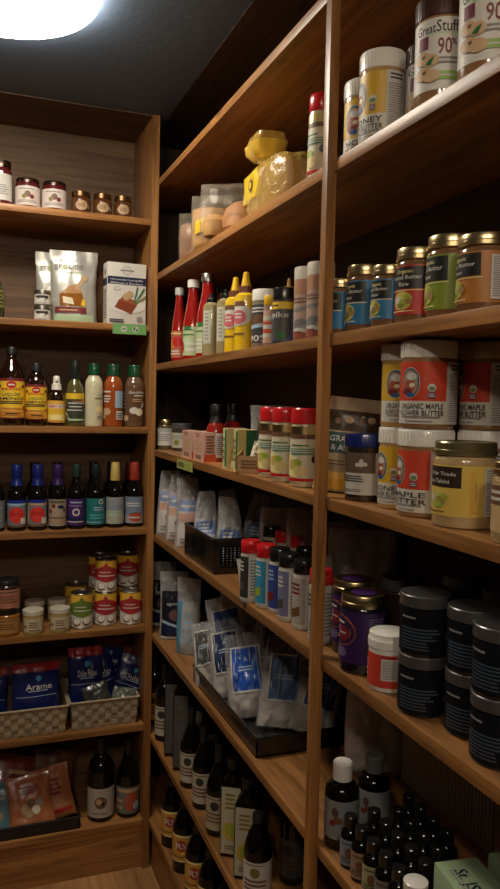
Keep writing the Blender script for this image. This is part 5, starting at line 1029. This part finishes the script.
for i, (x, y) in enumerate(((.80, 1.07), (.80, .96))):
    for j in (0, 1):
        kk = 'bhx%d%d' % (i, j); SPOT[kk] = (x, y, SR['S4']+.0925*j, .0375, .092, -40)
        vessel(kk, 'honey_tub', 'second-row black jar with dark lid, '+('bottom' if j == 0 else 'top')+(' of stack behind the red tub' if i == 0 else ' of stack behind the left black stack'), 'jar', 'stacked black jars with grey lids', 'straightjar', content((.004, .003, .003)), 'wide', DGREY, [(.05, .78, 210, 1.003, bh)])
# sixth shelf (near bay): lotion bottles and little dark bottles
ll = [('r', 0, 0, 1, 1, mat((.24, .25, .26), .5)), ('e', .35, .7, .10, .12, mat((.10, .05, .05), .5)), ('e', .4, .5, .12, .1, BROWN), ('e', .3, .42, .08, .08, MAROON), ('b', 3, .1, .1, .8, .3, GREYINK), ('b', 8, .65, .4, .95, .95, GREYINK)]
SPOT['cap_white'] = (.665, 1.235, SR['S5'], .0325, .158, SPOT['cap_white'][5])
SPOT['cap_grey'] = (.745, 1.255, SR['S5'], .0325, .150, SPOT['cap_grey'][5])
vessel('cap_white', 'tincture_bottle', 'dark round bottle with tall white cap and grey label against the post', 'bottle', 'dark bottles with tall caps', 'lotion', DARKGLASS, 'lotion', PWHITE, [(.14, .60, 178, 1.003, ll)])
vessel('cap_grey', 'tincture_bottle', 'dark round bottle with dull grey cap behind the white-capped one', 'bottle', 'dark bottles with tall caps', 'lotion', DARKGLASS, 'lotion', mat((.16, .17, .16), .5), [(.14, .60, 178, 1.003, ll)])
ecol = [mat((.22, .25, .30), .5), mat((.34, .20, .14), .5), mat((.40, .36, .20), .5), mat((.20, .18, .16), .5), mat((.10, .11, .12), .5), mat((.2, .17, .2), .5)]
cols = ['grey-blue', 'orange-tan', 'pale yellow', 'grey', 'dark grey', 'dull violet']
ek = 0
for row in range(4):
    for i in range(8 if row == 0 else 7):
        x = .648+row*.044+(.0 if row else 0); y = 1.168-i*.0405+.012*row-(.018 if row % 2 else 0)
        if row == 0 and i > 7 or y < .93 and row > 1 and y < .90: continue
        if x < .80 and abs(y-1.235) < .055 and row < 3: continue
        if y < 1.03 and row >= 2: continue
        kk = 'es%d_%d' % (row, i); SPOT[kk] = (x, y, SR['S5'], .0175, .092 if row == 0 else .098, math.degrees(math.atan2(-x, y)))
        ci = i % 6
        vessel(kk, 'dropper_bottle', 'small dropper bottle, %s label, %s row from shelf edge, %s from the white-capped bottle' % (cols[ci], ('first', 'second', 'third', 'fourth')[row], ('first', 'second', 'third', 'fourth', 'fifth', 'sixth', 'seventh', 'eighth')[i]), 'bottle', 'small dark dropper bottles', 'essence', DARKGLASS, 'ess', PBLACK,
            [(.08, .58, 178, 1.003, [('r', 0, 0, 1, 1, ecol[ci] if row == 0 else DGREY), ('e', .45, .5, .14, .2, BROWN), ('b', 3, .15, .1, .85, .35, INK), ('b', 1, .2, .8, .8, .9, INK)])])
# green cartons at the lower right
gg = mat((.34, .46, .27), .5)
def gcart(x, y, yaw, h, w):
    t = thing('green_carton', w, 'box', (x, y, SR['S5']), yaw, 'pale green cartons')
    MB().box(-.036, .036, -.055, .055, 0, h, gg, .001).build('carton', t)
    flat_label(t, (0, 0, h+.0002), (0, -1, 0), (1, 0, 0), .11, .07, [('t', 'St. JS', .45, -.1, .3, NAVY, .45), ('b', 2, .2, -.35, .8, -.2, GREYINK)], 'top_print')
    flat_label(t, (0, -.0552, 0), (1, 0, 0), (0, 0, 1), .07, h, [('b', 4, .2, .2, .8, .7, NAVY)], 'end_print')
gcart(.705, .895, -8, .125, 'pale green carton standing nearest the shelf edge at the lower right')
gcart(.79, .875, -8, .135, 'pale green carton farther back at the lower right')
t = thing('round_jar', 'white-lidded round container half hidden left of the green carton', 'jar', (.652, .965, SR['S5']), 0)
MB().lathe([(.016, 0), (.018, .004), (.018, .07), (.016, .075)], DARKGLASS).build('body', t); MB().lathe([(.018, .076), (.019, .078), (.019, .094), (.016, .096)], PWHITE).build('lid', t)
# things leaning on the back of that shelf
t = thing('ribbed_panel', 'grey ribbed sheet standing against the back behind the dropper bottles', 'panel', (.905, 1.22, SR['S5']))
b = MB(); gm = mat((.42, .38, .31), .6); b.box(.0, .004, -.12, .19, 0, .235, gm)
for i in range(30):
    for j in range(1): b.box(-.003, 0, -.12+i*.0103, -.12+i*.0103+.006, .002, .233, mat((.52, .48, .40), .55), .001)
b.build('sheet', t)
t = thing('product_card', 'glossy leaflet with dark scrollwork and red berries behind the green cartons', 'card', (.90, 1.00, SR['S5']+.0))
MB().box(.0, .002, -.16, .09, 0, .21, mat((.36, .31, .26), .3)).build('card', t)
flat_label(t, (-.0004, -.035, 0), (0, -1, 0), (0, 0, 1), .24, .21, [('q', [(.1, .86), (.45, .72), (.9, .74), (.5, .82)], INK), ('q', [(.1, .90), (.5, .95), (.9, .88), (.5, .84)], INK), ('b', 2, .1, .58, .8, .70, mat((.35, .10, .05), .5)), ('r', 0, 0, .2, .3, PINK), ('e', .42, .25, .12, .12, mat((.30, .02, .02), .4)), ('e', .55, .2, .12, .1, MAROON), ('e', .48, .36, .07, .06, mat((.30, .02, .02), .4)), ('e', .32, .14, .08, .08, PAPER), ('e', .6, .33, .08, .05, GREEN)])

# ------------------------------------------------------------------ camera
fpx, yaw, pit, rol = CAM
cam = bpy.data.cameras.new('camera'); co = bpy.data.objects.new('camera', cam); C.objects.link(co)
cam.sensor_fit = 'VERTICAL'; cam.sensor_height = 24; cam.lens = 24*fpx/889
cy, sy = math.cos(yaw), math.sin(yaw)
fw = Vector((sy*math.cos(pit), cy*math.cos(pit), math.sin(pit))); rt = Vector((cy, -sy, 0)); up = rt.cross(fw)
r2 = math.cos(rol)*rt+math.sin(rol)*up; u2_ = -math.sin(rol)*rt+math.cos(rol)*up
co.matrix_world = Matrix(((r2.x, u2_.x, -fw.x, 0), (r2.y, u2_.y, -fw.y, 0), (r2.z, u2_.z, -fw.z, 0), (0, 0, 0, 1)))
cam.clip_start = .02
bpy.context.scene.camera = co
sc = bpy.context.scene
w = bpy.data.worlds.new('dim'); sc.world = w; w.use_nodes = True
w.node_tree.nodes['Background'].inputs[0].default_value = (.02, .018, .016, 1); w.node_tree.nodes['Background'].inputs[1].default_value = .5
vs = sc.view_settings; vs.view_transform = 'Standard'; vs.look = 'None'; vs.gamma = 1; vs.exposure = EXPO; vs.use_curve_mapping = False
